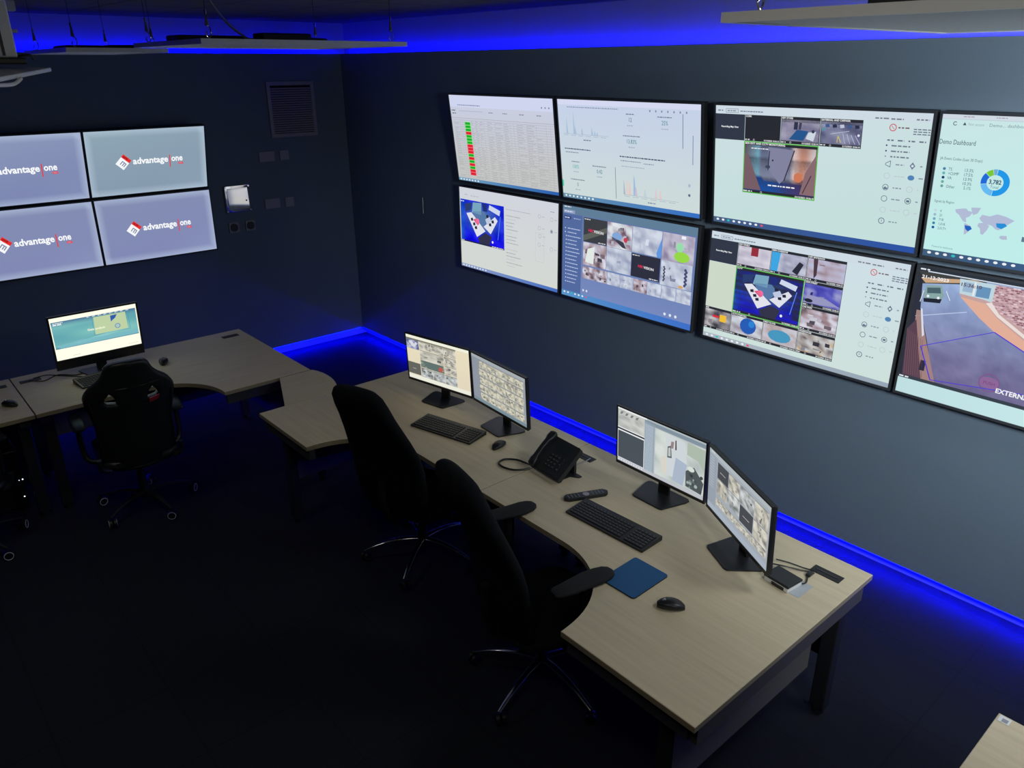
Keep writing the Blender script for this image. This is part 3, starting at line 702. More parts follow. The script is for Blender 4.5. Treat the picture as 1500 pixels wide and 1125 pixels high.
blu = ((140, 152, 186), (122, 132, 176)); grn = ((142, 165, 180), (132, 152, 172)); vio = ((132, 142, 178), (128, 136, 180))
LG = 'four logo screens mounted two by two on the end wall'
for x, zt, tl, tint, lb in ((-2.4794, 2.3299, 13.94, grn, 'grey green screen with white logo lettering, upper right of four logo screens'),
                            (-3.4671, 2.3299, 13.94, blu, 'bluish screen with logo lettering cut by the photo edge, upper left of four'),
                            (-2.4794, 1.7729, 2.28, vio, 'bluish screen with white logo lettering, lower right of four logo screens'),
                            (-3.4671, 1.7729, 2.28, vio, 'bluish screen with logo lettering cut by the photo edge, lower left of four')):
    tl = R(tl); zb = zt-LH*cos(tl)
    tv((x+LW/2, -.07, zb), (tl, 0, 0), LW, cv_logo(tint), lb, LG, bez=.009)

# ------------------------------------------------------------------ desks
DZ = .76; TH = .028
def curve_pts(p0, c0, c1, p1, n=18):
    out = []
    for k in range(n+1):
        t = k/n; out.append(tuple((1-t)**3*p0[i]+3*(1-t)**2*t*c0[i]+3*(1-t)*t*t*c1[i]+t**3*p1[i] for i in range(2)))
    return out
def make_desk(loc, rotz, flip, label, L=1.69, D=1.264, W=.822, E=.638, port=True, portx=.2, ports=(.105, 1.555), group='crescent desks'):
    """local: back edge along +x from (0,0), depth towards -y; deep return at x=L end (flip mirrors)"""
    t = empty('corner_desk', loc, (0, 0, rotz), label, 'desk', group)
    s = -1 if flip else 1
    def fx(pts):
        pts = [(p[0]*s, p[1]) for p in pts]
        return pts[::-1] if s < 0 else pts
    x0 = L-E
    crv = curve_pts((x0, -D), (x0, -D+.24), (x0-.17, -W), (x0-.44, -W))
    out = [(0.0022, 0), (0.0022, -W)]+crv[::-1]+[(L-.001, -D), (L-.001, 0)]
    b = NB(); prism(b, fx(out), DZ-TH, DZ, bev=.002, seg=1); o = obj('desktop', b, M_wood, t)
    # edge band: a thin ribbon just under the top surface line
    o.data.materials.append(M_edge)
    for p in o.data.polygons:
        if abs(p.normal.z) < .3: p.material_index = 1
    # under-frame beams
    b = NB()
    def bb(xa, xb, ya, yb, za, zb): box(b, min(xa*s, xb*s), max(xa*s, xb*s), ya, yb, za, zb)
    bb(.06, L-.06, -.12, -.07, DZ-TH-.05, DZ-TH-.001); bb(.06, .60, -W+.31, -W+.36, DZ-TH-.05, DZ-TH-.001)
    bb(L-.12, L-.0355, -D+.04, -.07, DZ-TH-.075, DZ-TH-.001); bb(.03, .09, -W+.05, -.07, DZ-TH-.06, DZ-TH-.001); bb(x0+.02, L-.04, -D+.02, -D+.06, DZ-TH-.075, DZ-TH-.001)
    obj('frame', b, M_beam, t)
    b = NB(); bb(L-.034, L-.006, -D+.03, -.06, DZ-TH-.078, DZ-TH-.001); obj('side_beam', b, M_taupe, t)
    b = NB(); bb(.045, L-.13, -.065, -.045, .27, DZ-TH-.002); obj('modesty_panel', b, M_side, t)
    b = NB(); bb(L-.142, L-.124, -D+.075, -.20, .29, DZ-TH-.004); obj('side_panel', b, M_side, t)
    for (px, py) in ((.07, -.10), (.07, -W+.12), (L-.085, -.10), (L-.16, -D+.10)):
        b = NB(); px *= s
        box(b, px-.035, px+.035, py-.03, py+.03, .03, DZ-TH-.055, bev=.006); cyl(b, (px, py, 0), (px, py, .031), .028, n=12)
        obj('leg', b, M_steel, t)
    for pxx in (ports if port else ()):
        b = NB(); prism(b, [(pxx*s-.066, -.172), (pxx*s+.066, -.172), (pxx*s+.066, -.118), (pxx*s-.066, -.118)], DZ+.0003, DZ+.004, bev=.0015)
        pc = obj('cable_port', b, M_blackm, t)
        b = NB(); box(b, pxx*s-.05, pxx*s+.05, -.150, -.143, DZ+.004, DZ+.0062); obj('brush_strip', b, M_darkgrey, pc)
    return t
# long wall: back edge parallel to y at x=-1.156
make_desk((-1.156, -4.553, 0), R(-90), False, 'pale wood desk along the long wall carrying the blue mouse mat and two monitors', portx=1.55)
make_desk((-1.156, -4.553, 0), R(-90), True, 'pale wood desk along the long wall carrying the two monitors nearer the corner', portx=.12)
# end wall
make_desk((-3.497, -1.11, 0), 0, False, 'pale wood desk in front of the logo wall with one bright monitor', portx=1.57)
make_desk((-3.500, -1.11, 0), 0, True, 'pale wood desk cut by the left edge, joined to the bright monitor desk', portx=.12)
d5 = make_desk((-1.590, -6.885-1.69, 0), R(-90), True, 'bare pale wood desk at the bottom right corner of the photo', port=False)
# small fitting on the corner of that desk
b = NB(); box(b, -1.632, -1.598, -6.928, -6.893, DZ+.0004, DZ+.0022, bev=.0006); o = obj('corner_label', b, M_white); tag(o, 'small white sticker on the corner of the bottom right desk', 'sticker')
b = NB(); box(b, -1.628, -1.610, -6.922, -6.904, DZ+.0023, DZ+.0028); obj('printed_patch', b, M_grey, o)

# curved link top between the two desk runs
t = empty('desk_link', (-1.86, -2.62, 0), label='curved pale wood link top bridging the end of the long desk and the back desk', cat='desk')
arc = curve_pts((-1.80, -2.384), (-1.74, -2.50), (-1.76, -2.72), (-1.86, -2.853), 14)
b = NB(); prism(b, arc+[(-2.24, -2.853), (-2.05, -2.384)], DZ-TH, DZ-.002, bev=.002, seg=1); o = obj('link_top', b, M_wood, t, loc=(1.86, 2.62, 0)); 
b = NB(); cyl(b, (-1.92, -2.62, .012), (-1.92, -2.62, DZ-TH-.001), .03, n=16); cyl(b, (-1.92, -2.62, 0), (-1.92, -2.62, .012), .032, n=16); obj('leg', b, M_steel, t, True, loc=(1.86, 2.62, 0))

# ------------------------------------------------------------------ desk monitors
def base_plate(b, w, d, z=0):
    prism(b, [(-w*.5, d*.44), (-w*.5, d*.30), (-w*.36, -d*.46), (-w*.30, -d*.5), (w*.30, -d*.5), (w*.36, -d*.46), (w*.5, d*.30), (w*.5, d*.44), (w*.44, d*.5), (-w*.44, d*.5)], z+.0006, z+.009, bev=.002)
def monitor(cx, cy, cz, yaw, tilt, w, cv, label, group='desk monitors in pairs', base=(.27, .185), bez=.008, chin=.016):
    t = empty('computer_monitor', (cx, cy, DZ), (0, 0, yaw), label, 'monitor', group); h = w*9/16; z0 = cz-DZ
    hd = empty('head', (0, 0, z0), (tilt, 0, 0)); hd.parent = t
    # the head's meshes are parts of the monitor; transform baked instead of an extra level
    bpy.data.objects.remove(hd)
    Mx = Matrix.Translation((0, 0, z0)) @ Matrix.Rotation(tilt, 4, 'X')
    def part(name, b, m):
        bmesh.ops.transform(b, matrix=Mx, verts=b.verts[:]); return obj(name, b, m, t)
    b = NB()
    for (x0, x1, a, c) in ((-w/2-bez, w/2+bez, -chin, 0), (-w/2-bez, w/2+bez, h, h+bez), (-w/2-bez, -w/2, 0, h), (w/2, w/2+bez, 0, h)): box(b, x0, x1, -.004, .010, a, c)
    part('bezel', b, M_black)
    b = NB(); box(b, -w/2-bez+.001, w/2+bez-.001, .0005, .022, -chin+.001, h+bez-.001, bev=.004); box(b, -w*.28, w*.28, .02, .045, .03, h*.72, bev=.01); part('back_cover', b, M_blackm)
    o = cv.build(t, w); o.matrix_local = Mx
    b = NB(); box(b, -.035, .035, .046, .062, .006, z0+h*.45, bev=.004); box(b, -.05, .05, .040, .052, z0+h*.28, z0+h*.48, bev=.003); obj('stand_neck', b, M_black, t)
    b = NB(); base_plate(b, *base); bmesh.ops.translate(b, verts=b.verts[:], vec=(0, .008, 0)); obj('stand_base', b, M_black, t)
    return t

BEI = [(120, 120, 118), (175, 172, 160), (205, 202, 188), (222, 220, 208)]
GRY = [(105, 110, 112), (160, 165, 165), (195, 200, 200), (215, 220, 220)]
def thumbs(c, x, y, w, h, pal, seed, marks=6): clutter_cam(c, x, y, w, h, pal, seed, 3, 10, 8, marks, (60, 65, 70)); c.rect(x, y, w, 8, (95, 98, 96), 6)
def cv_m1():
    c = Canvas(bg=lambda u, v: mixc((232, 222, 190), (226, 214, 190), v)); c.rect(0, 0, 1600, 62, (240, 240, 222), 1); c.rect(0, 62, 1270, 26, (120, 118, 105), 2)
    thumbs(c, 0, 88, 330, 190, [(70, 80, 120), (150, 155, 190), (210, 212, 225)], 3, 5); c.poly([(60, 130), (150, 110), (210, 170), (250, 120), (300, 150), (210, 240), (130, 220)], (215, 215, 225), 6)
    X = [345, 655, 965]; 
    for k, x in enumerate(X): thumbs(c, x, 92, 300, 160, BEI, 10+k, 6)
    thumbs(c, X[0], 262, 610, 200, BEI, 20, 8); c.poly([(400, 470), (930, 470), (900, 610), (520, 610)], (95, 115, 110), 5); thumbs(c, X[0], 465, 610, 150, [(85, 105, 100), (110, 128, 120), (200, 200, 190)], 25, 3)
    c.poly([(830, 500), (930, 520), (900, 600), (800, 590)], (190, 90, 80), 6)
    for k, y in enumerate((262, 440)): thumbs(c, X[2], y, 300, 170, BEI, 30+k, 7)
    for k, x in enumerate(X): thumbs(c, x, 625, 300, 190, GRY, 40+k, 7)
    c.rect(0, 560, 330, 240, (100, 100, 95), 3); c.greek(120, 680, 90, 10, (210, 210, 200), 5); c.rect(0, 820, 1600, 80, (235, 235, 220), 2)
    return c
def cv_m2():
    c = Canvas(bg=(150, 158, 166)); c.rect(0, 0, 1600, 60, (165, 172, 176), 1); c.rect(0, 60, 300, 780, (140, 148, 160), 1); c.rect(0, 840, 1600, 60, (120, 140, 150), 2)
    k = 0
    for r_ in range(5):
        for q in range(5): thumbs(c, 240+q*262-(r_ % 2)*20, 80+r_*152, 250, 140, [(120, 122, 116), (180, 178, 162), (212, 206, 184), (220, 216, 200)], 60+k, 4); k += 1
    return c
def cv_m3():
    c = Canvas(bg=(176, 186, 190)); c.rect(0, 0, 560, 30, (230, 235, 235), 3)
    clutter_cam(c, 10, 34, 500, 280, [(165, 168, 165), (195, 198, 192), (208, 210, 202)], 5, 2, 10, 8, 0)
    for k in range(4): c.poly([(60+k*100, 60), (110+k*100, 50), (80+k*100, 100), (40+k*100, 105)], (120, 125, 128), 4)
    c.line(300, 200, 480, 220, 5, (225, 228, 222), 4); c.rect(0, 320, 520, 14, (235, 238, 238), 3); c.rect(0, 336, 520, 24, (40, 44, 50), 3); c.rect(0, 362, 520, 12, (235, 238, 238), 3)
    c.frame(0, 374, 520, 470, 8, (232, 235, 238), 4); c.rect(8, 380, 504, 456, (72, 80, 88), 3)
    c.rect(525, 60, 180, 800, (150, 165, 178), 2)
    for k in range(36): c.greek(540, 100+k*21, 140, 7, (195, 208, 220), 4, seed=k)
    c.rect(520, 30, 1080, 60, (130, 145, 158), 2)
    clutter_cam(c, 720, 100, 880, 740, [(170, 180, 178), (200, 208, 205), (214, 220, 214)], 6, 2, 14, 12, 0)
    c.poly([(900, 120), (1250, 130), (1300, 520), (1160, 760), (960, 760)], (205, 212, 216), 4); c.poly([(1100, 420), (1300, 460), (1240, 830), (1050, 800)], (168, 182, 200), 5)
    c.poly([(950, 300), (1010, 270), (1030, 460), (950, 480)], (90, 96, 100), 6); c.poly([(962, 320), (1000, 300), (1010, 440), (965, 450)], (190, 195, 190), 7)
    c.poly([(1080, 160), (1100, 150), (1110, 300), (1085, 310)], (80, 60, 65), 6); c.poly([(1010, 200), (1060, 190), (1050, 300), (1000, 310)], (150, 130, 130), 6)
    c.poly([(1280, 560), (1420, 450), (1590, 640), (1560, 830), (1290, 800)], (78, 86, 90), 5)
    for k in range(16): r = random.Random(k); c.disc(r.uniform(1300, 1560), r.uniform(560, 800), r.uniform(12, 34), mixc((40, 48, 52), (170, 185, 180), r.random()), 6, 8)
    c.disc(1370, 500, 60, (212, 222, 215), 6, 12, 40); c.poly([(1290, 110), (1590, 120), (1590, 460), (1480, 330), (1290, 300)], (172, 186, 172), 5)
    c.poly([(840, 500), (930, 470), (950, 760), (860, 740)], (215, 210, 200), 5)
    c.rect(0, 848, 1600, 52, (190, 192, 200), 3)
    for k in range(10): c.disc(30+k*50, 872, 12, (225, 230, 235), 4, 8)
    return c
def cv_m4():
    c = Canvas(bg=(160, 168, 178)); c.rect(0, 0, 1600, 70, (172, 182, 186), 1); c.greek(60, 30, 90, 10, (220, 225, 230)); c.rect(0, 70, 220, 750, (148, 158, 170), 1); c.rect(0, 820, 1600, 80, (165, 176, 190), 2)
    for k in range(12): c.greek(30, 110+k*40, 120, 8, (190, 198, 208), 3, seed=k)
    def offt(x, y, w, h): c.rect(x, y, w, h, (66, 70, 76), 4); c.greek(x+w*.25, y+h*.5, w*.5, 9, (200, 200, 205), 6)
    offt(250, 110, 300, 230)
    for k, (x, y, w, h) in enumerate(((560, 110, 280, 230), (250, 345, 280, 240), (540, 345, 330, 230), (870, 110, 340, 250), (1225, 110, 330, 260), (1225, 380, 330, 250))): thumbs(c, x, y, w, h, GRY if k in (2, 3) else BEI, 90+k, 3 if k in (2, 3) else 8)
    offt(880, 375, 330, 240)
    for k in range(7): thumbs(c, 240+k*188, 640, 182, 110, BEI, 120+k, 4)
    return c
def cv_gm():
    c = Canvas(1600, 900, bg=(255, 255, 235))
    c.grid(20, 90, 1560, 570, lambda u, v: mixc(mixc((95, 165, 175), (130, 195, 190), .5+.8*nz(u*2.2, v*3, 4)), (70, 110, 150), max(0, 1-v*6)+max(0, (v-.9)*6)), 20, 10, 2)
    c.poly([(20, 590), (500, 540), (900, 560), (1580, 560), (1580, 640), (120, 650)], (120, 185, 195), 3); c.poly([(300, 600), (1200, 470), (1400, 490), (700, 610)], (140, 200, 200), 3)
    c.poly([(780, 130), (1380, 130), (1390, 490), (770, 500)], (190, 210, 165), 4); c.frame(745, 115, 690, 400, 8, (90, 150, 165), 3)
    c.greek(50, 110, 180, 14, (250, 252, 250), 6, gap=0); c.greek(50, 136, 150, 26, (235, 240, 245), 6, gap=0)
    for k in range(8): c.greek(660+k*105, 96, 60, 13, (235, 240, 245), 7)
    c.text('Data analysis', 640, 395, 62, (245, 248, 220), 6, bold=True)
    c.poly([(1090, 160), (1220, 150), (1180, 220), (1120, 260), (1090, 290)], (50, 90, 170), 5); c.ring(1200, 400, 42, 52, (60, 100, 190), 6); c.disc(1200, 400, 41, (170, 200, 195), 5)
    c.greek(300, 840, 140, 8, (190, 190, 160)); c.greek(1350, 840, 200, 8, (190, 190, 160))
    return c
monitor(-1.4425, -3.481, .870, R(-79.5), R(3), .552, cv_m1(), 'black monitor with warm cream screen of camera tiles, nearest the room corner')
monitor(-1.4176, -4.0572, .870, R(-94.9), R(3), .550, cv_m2(), 'black monitor with grey grid screen beside the cream one, left of the desk phone')
monitor(-1.3457, -5.2101, .870, R(-91.4), R(3), .556, cv_m3(), 'black monitor showing an enlarged camera picture, right of the desk phone')
monitor(-1.4933, -5.7606, .870, R(-118.7), R(3), .550, cv_m4(), 'black monitor turned inward beside the small black box')
monitor(-2.9369, -1.3828, .900, R(0), R(6.6), .567, cv_gm(), 'wide bright monitor with teal web page, below the logo screens', None, base=(.30, .20), bez=.012, chin=.075)

# ------------------------------------------------------------------ keyboards, mice, phone, remote, small things
def keyboard(x, y, rz, L, D, label, tiltz=.012):
    t = empty('keyboard', (x, y, DZ), (0, 0, rz), label, 'keyboard', 'desk keyboards')
    b = NB()
    prof = [(-D/2, .001), (-D/2, .012), (D/2, .012+tiltz), (D/2, .001)]
    Mx = Matrix(((0, 0, 1, 0), (1, 0, 0, 0), (0, 1, 0, 0), (0, 0, 0, 1)))
    prism(b, prof, -L/2, L/2, bev=.003, M=Mx); obj('case', b, M_black, t)
    b = NB(); b2 = NB(); n = 21; kw = (L-.03)/n; rows = 6; kd = (D-.035)/rows; sl = tiltz/D
    for j in range(rows):
        i = 0
        while i < n:
            if i in (15, ) and False: pass
            sp = 1
            if j == 0 and 4 <= i <= 9: sp = 6
            if i in (15,) or i == 18 and j > 0 and False: i += 1; continue
            x0 = -L/2+.015+i*kw; y0 = -D/2+.012+j*kd; z = .012+sl*(y0+D/2)
            box(b if i < 15 else b2, x0+.001, x0+kw*sp-.001, y0+.001, y0+kd-.0015, z, z+.0045, bev=.0008, seg=1)
            i += sp
    obj('keys', b, M_key, t); obj('number_keys', b2, M_key, t)
    b = NB()
    for j in range(rows):
        for i in range(n):
            if i == 15 or (j == 0 and 4 <= i <= 9): continue
            x0 = -L/2+.015+i*kw+kw*.3; y0 = -D/2+.012+j*kd+kd*.45; z = .0167+sl*(y0+D/2)
            box(b, x0, x0+kw*.18, y0, y0+kd*.2, z, z+.0002)
    obj('key_legends', b, M_legend, t)
    return t
keyboard(-1.669, -3.867, R(-68)-R(8), .46, .165, 'black keyboard in front of the cream monitor pair on the long desk')
keyboard(-1.713, -5.238, R(-90)+R(2), .475, .150, 'black keyboard between remote control and blue mouse mat')
keyboard(-2.945, -1.565, R(8), .45, .16, 'black keyboard under the bright teal monitor on the back desk', .022)

def mouse(x, y, rz, label, s=1.0, wm=M_grey):
    t = empty('computer_mouse', (x, y, DZ), (0, 0, rz), label, 'mouse', 'computer mice')
    b = NB(); st = []
    for k in range(9):
        a = k/8; yy = -.052+.104*a; w = .030*(sin(pi*min(max(a*.94+.03, 0), 1)))**.42; h = .018*(sin(pi*(a*.86+.04)))**.5
        st.append(((0, yy*s, .0005+h*s), (w*s, 0, 0), (0, 0, h*s)))
    loft(b, st, 20, 2.3); obj('body', b, M_black, t, True)
    b = NB(); cyl(b, (-.004*s, .026*s, .031*s), (.004*s, .026*s, .031*s), .007*s, n=14); obj('scroll_wheel', b, wm, t, True)
    return t
mouse(-1.582, -4.242, R(-80), 'black mouse beside the keyboard near the desk phone')
mouse(-1.985, -5.80, R(40), 'black mouse near the blue mouse mat, front of the long desk', 1.08)
mouse(-2.565, -1.53, R(-20), 'black mouse behind the gaming chair on the back desk', 1.1)
mouse(-3.59, -1.66, R(35), 'black mouse with pale wheel on the left edge desk', 1.05, M_white)

b = NB()
def rrect(x0, x1, y0, y1, r, n=5):
    out = []
    for cx, cy, a in ((x1-r, y1-r, 0), (x0+r, y1-r, 90), (x0+r, y0+r, 180), (x1-r, y0+r, 270)):
        for k in range(n+1): out.append((cx+r*cos(R(a+90*k/n)), cy+r*sin(R(a+90*k/n))))
    return out
prism(b, rrect(-.118, .118, -.0925, .0925, .014), 0, .005, bev=.001); 
t = empty('mouse_mat', (-1.945, -5.574, DZ+.0002), (0, 0, R(1)), 'blue fabric mouse mat with rounded corners on the long desk', 'mouse mat')
obj('rubber_base', b, M_black, t); b = NB(); prism(b, rrect(-.117, .117, -.0915, .0915, .013), .005, .0065); obj('cloth_top', b, M_blue, t)

# remote control
t = empty('remote_control', (-1.612, -4.965, DZ), (0, 0, R(-24.7)), 'slim black remote control lying beside the keyboard', 'remote control')
b = NB(); prism(b, rrect(-.118, .118, -.024, .024, .02), .0005, .019, bev=.005, seg=3); obj('body', b, M_black, t, True)
b = NB(); cyl(b, (-.0, 0, .019), (-.0, 0, .0205), .017, n=20); obj('control_ring', b, M_grey, t)
b = NB()
for i in range(4):
    for j in range(3): cyl(b, (-.095+i*.018, -.012+j*.012, .019), (-.095+i*.018, -.012+j*.012, .021), .004, n=8)
for i in range(4):
    for j in range(3): cyl(b, (.035+i*.018, -.012+j*.012, .019), (.035+i*.018, -.012+j*.012, .021), .004, n=8)
obj('buttons', b, M_legend, t)

# desk phone: sloped body on foot, handset on its left, cord loop
t = empty('desk_phone', (-1.52, -4.675, DZ), (0, 0, R(-90)-R(4)), 'black office desk phone on a stand with coiled cord, between the monitor pairs', 'phone')
TL = R(40); Mp = Matrix.Translation((0, -.105, .012)) @ Matrix.Rotation(TL, 4, 'X')
def ph(name, b, m, parent=t, smooth=False):
    bmesh.ops.transform(b, matrix=Mp, verts=b.verts[:]); return obj(name, b, m, parent, smooth)
b = NB(); prism(b, rrect(-.125, .125, 0, .215, .012), -.006, .022, bev=.004); body = ph('body', b, M_blackm)
b = NB(); box(b, -.035, .085, .145, .195, .0222, .0235); ph('display', b, M_screenoff, body)
b = NB()
for i in range(3):
    for j in range(4): box(b, -.025+i*.026, -.006+i*.026, .045+j*.021, .059+j*.021, .0222, .0262, bev=.001, seg=1)
for j in range(4): box(b, .062, .078, .045+j*.021, .059+j*.021, .0222, .0255, bev=.001, seg=1)
ph('keypad', b, M_key, body)
b = NB()
for i in range(3):
    for j in range(4): box(b, -.020+i*.026, -.011+i*.026, .050+j*.021, .054+j*.021, .02625, .0265)
for j in range(2): box(b, .066, .074, .05+j*.03, .056+j*.03, .0256, .0258)
ph('key_legends', b, M_legend, body)
b = NB(); box(b, -.12, .12, .006, .012, .0222, .0228); ph('front_trim', b, M_darkgrey, body)
b = NB(); st = []
for yy, z, hx, hz in ((.0, .040, .012, .006), (.008, .040, .024, .014), (.035, .042, .026, .016), (.06, .048, .018, .011), (.11, .052, .016, .010), (.165, .048, .018, .011), (.19, .042, .027, .017), (.218, .040, .025, .015), (.228, .040, .012, .006)):
    st.append(((-.088, yy, z), (hx, 0, 0), (0, 0, hz)))
loft(b, st, 18, 2.8); ph('handset', b, M_black, t, True)
b = NB(); box(b, -.09, .09, .03, .045, .0005, .105, M=None); box(b, -.09, .09, -.06, .045, .0005, .006); prism(b, [(.09, .0), (.13, .03), (.13, .05), (.09, .05)], .0005, .006); obj('stand', b, M_blackm, t)
# cord
b = NB(); tube(b, [(-.10, -.112, .03), (-.155, -.10, .012), (-.23, -.115, .008), (-.275, -.165, .008), (-.262, -.215, .008), (-.21, -.225, .008), (-.15, -.20, .008), (-.115, -.155, .009), (-.10, -.12, .014)], .0058, 8, 10); obj('handset_cord', b, M_black, t, True)

# small black box on a paper slip by the near monitor, and cables to the port
t = empty('docking_box', (-1.497, -6.012, DZ), (0, 0, R(-6)), 'small flat black box with silver side beside the nearest monitor', 'electronic box')
b = NB(); box(b, -.048, .048, -.06, .06, .0015, .022, bev=.003); obj('lower_shell', b, M_white, t); b = NB(); box(b, -.050, .050, -.062, .062, .022, .033, bev=.003); obj('top_cover', b, M_black, t)
b = NB(); box(b, -.051, -.0485, -.04, .02, .004, .018); obj('port_panel', b, M_black, t)
o = obj('paper_slip', prism(NB(), [(-.07, -.045), (.045, -.055), (.05, .03), (-.066, .04)], 0, .0012), M_paper, None, loc=(-1.475, -6.063, DZ+.0002), rot=(0, 0, R(4))); tag(o, 'small white paper slip under the black box on the desk', 'paper')
b = NB(); tube(b, [(-1.42, -5.93, .80), (-1.38, -5.975, .785), (-1.345, -6.02, .768), (-1.325, -6.075, .766)], .0032); o = obj('power_cable', b, M_black, None, True); tag(o, 'thin black cable arching from behind nearest monitor to the desk port, upper one', 'cable', 'cables at the near desk end')
b = NB(); tube(b, [(-1.44, -5.93, .785), (-1.40, -5.965, .772), (-1.365, -6.02, .7645), (-1.335, -6.065, .7655)], .0032); o = obj('power_cable', b, M_black, None, True); tag(o, 'thin black cable lying lower beside the small box', 'cable', 'cables at the near desk end')
b = NB(); tube(b, [(-1.462, -6.082, .775), (-1.43, -6.083, .768), (-1.38, -6.065, .7665), (-1.345, -6.072, .7665)], .003); box(b, -1.385, -1.355, -6.073, -6.053, .7625, .774, bev=.002); o = obj('power_cable', b, M_black, None, True); tag(o, 'short black cable with plug from small box to desk port', 'cable', 'cables at the near desk end')
# cables on the back desk
b = NB(); tube(b, [(-3.40, -1.26, .7665), (-3.32, -1.33, .764), (-3.22, -1.27, .764), (-3.12, -1.36, .764), (-3.03, -1.33, .764)], .0035); o = obj('monitor_cable', b, M_black, None, True); tag(o, 'black cable from the desk slot to the bright monitor', 'cable', 'cables on the back desk')
b = NB(); tube(b, [(-3.37, -1.24, .768), (-3.28, -1.24, .77), (-3.20, -1.34, .771), (-3.10, -1.42, .764), (-3.04, -1.45, .764)], .0035); o = obj('monitor_cable', b, M_black, None, True); tag(o, 'looping black cable towards the keyboard on the back desk', 'cable', 'cables on the back desk')
b = NB(); tube(b, [(-1.30, -4.70, .768), (-1.35, -4.71, .772), (-1.39, -4.70, .765), (-1.43, -4.69, .766)], .0028); o = obj('phone_cable', b, M_grey, None, True); tag(o, 'thin pale cable from the desk phone to the desk port', 'cable')

# ------------------------------------------------------------------ things on the end wall
t = empty('air_vent', (-.568, -.0005, 2.425), label='large pale louvred air vent high on the end wall', cat='vent')
b = NB(); W2, H2 = .242, .25
for (x0, x1, z0, z1) in ((-W2, W2, -H2, -H2+.035), (-W2, W2, H2-.035, H2), (-W2, -W2+.035, -H2+.035, H2-.035), (W2-.035, W2, -H2+.035, H2-.035)): box(b, x0, x1, -.014, 0, z0, z1, bev=.002, seg=1)
obj('frame', b, M_grey, t)
for k in range(20):
    z = -H2+.047+k*.0205; b = NB(); box(b, -W2+.034, W2-.034, -.002, .002, -.008, .008, M=Matrix.Translation((0, -.0075, z)) @ Matrix.Rotation(R(-35), 4, 'X')); obj('slat', b, M_grey, t)
bx('backing', M_dark, t, -W2+.034, W2-.034, -.0015, -.0005, -H2+.034, H2-.034)
def plate(x, z, w, h, name, label, cat, m=M_grey):
    t = empty(name, (x, -.0005, z), label=label, cat=cat, group='pale blank wall plates')
    b = NB(); box(b, -w/2, w/2, -.012, 0, -h/2, h/2, bev=.003); obj('cover', b, m, t)
    b = NB()
    for s in ((-w/2+.012, 0), (w/2-.012, 0)): cyl(b, (s[0], -.0128, 0), (s[0], -.0118, 0), .004, n=10)
    b.verts.index_update(); objs('screw', b, m, t); return t
plate(-.882, 2.010, .155, .093, 'wall_plate', 'wide pale wall plate just below the air vent', 'wall plate')
plate(-.702, 2.010, .092, .090, 'wall_plate', 'square pale wall plate just below the air vent', 'wall plate')
plate(-.882, 1.568, .155, .093, 'wall_plate', 'wide pale wall plate beside the silver control panel', 'wall plate')
plate(-.703, 1.565, .092, .090, 'wall_plate', 'square pale wall plate right of the silver control panel', 'wall plate')
t = empty('control_panel', (-1.222, -.0005, 1.652), label='shiny silver square control panel with raised corners beside logo screens', cat='panel')
b = NB(); w, h = .125, .125
prism(b, rrect(-w, w, -h, h, .012), 0, .02, bev=.006, seg=3, M=Matrix(((1, 0, 0, 0), (0, 0, -1, 0), (0, 1, 0, 0), (0, 0, 0, 1)))); obj('rim', b, M_mirror, t, True)
b = NB(); N_ = 12; rows_ = []
for k in range(N_+1):
    f = k/N_; zz = -.098+.196*f; yy = -.030+.011*f*f-.003*f
    rows_.append([b.verts.new((x, yy, zz)) for x in (-.098, .098)]+[b.verts.new((x, -.018, zz)) for x in (.098, -.098)])
for p, q in zip(rows_, rows_[1:]):
    for k in range(4): b.faces.new((p[k], p[(k+1) % 4], q[(k+1) % 4], q[k]))
b.faces.new(rows_[0][::-1]); b.faces.new(rows_[-1])
obj('door', b, M_mirror, t, True)
b = NB(); cyl(b, (.075, -.034, -.02), (.075, -.027, -.02), .007, n=14); obj('lock', b, M_black, t)
b = NB()
for sx in (-1, 1):
    for sz in (-1, 1): cyl(b, (sx*.112, -.026, sz*.112), (sx*.112, -.018, sz*.112), .008, n=12)
b.verts.index_update(); objs('corner_screw', b, M_mirror, t)
def socket(x, label):
    t = empty('wall_socket', (x, -.0005, 1.388), label=label, cat='socket', group='square sockets under the silver panel')
    b = NB(); 
    for (x0, x1, z0, z1) in ((-.047, .047, -.047, -.037), (-.047, .047, .037, .047), (-.047, -.037, -.037, .037), (.037, .047, -.037, .037)): box(b, x0, x1, -.012, 0, z0, z1)
    for sx in (-1, 1):
        for sz in (-1, 1): prism(b, [(sx*.037, sz*.037), (sx*.037, sz*.018), (sx*.018, sz*.037)], 0, .011, M=Matrix(((1, 0, 0, 0), (0, 0, -1, 0), (0, 1, 0, 0), (0, 0, 0, 1))))
    obj('faceplate', b, mat('socket_frame', (.34, .34, .38), .45), t)
    b = NB(); cyl(b, (0, -.009, 0), (0, -.001, 0), .037, n=28); cyl(b, (0, -.013, 0), (0, -.009, 0), .033, .034, n=28); obj('insert', b, M_darkgrey, t, True)
socket(-1.294, 'square wall socket with dark round insert under silver panel, left one')
socket(-1.131, 'square wall socket with dark round insert under silver panel, right one')
t = empty('door_handle', (-.0005, -1.313, 1.61), label='short thin vertical handle on the long wall near the room corner', cat='handle')
b = NB(); box(b, -.014, -.008, -.006, .006, -.075, .075, bev=.002); obj('bar', b, mat('pale_handle', (.9, .9, .85), .35, .0), t)
b = NB(); box(b, -.008, 0, -.005, .005, .05, .06); box(b, -.008, 0, -.005, .005, -.06, -.05); b.verts.index_update(); objs('post', b, M_steel, t)

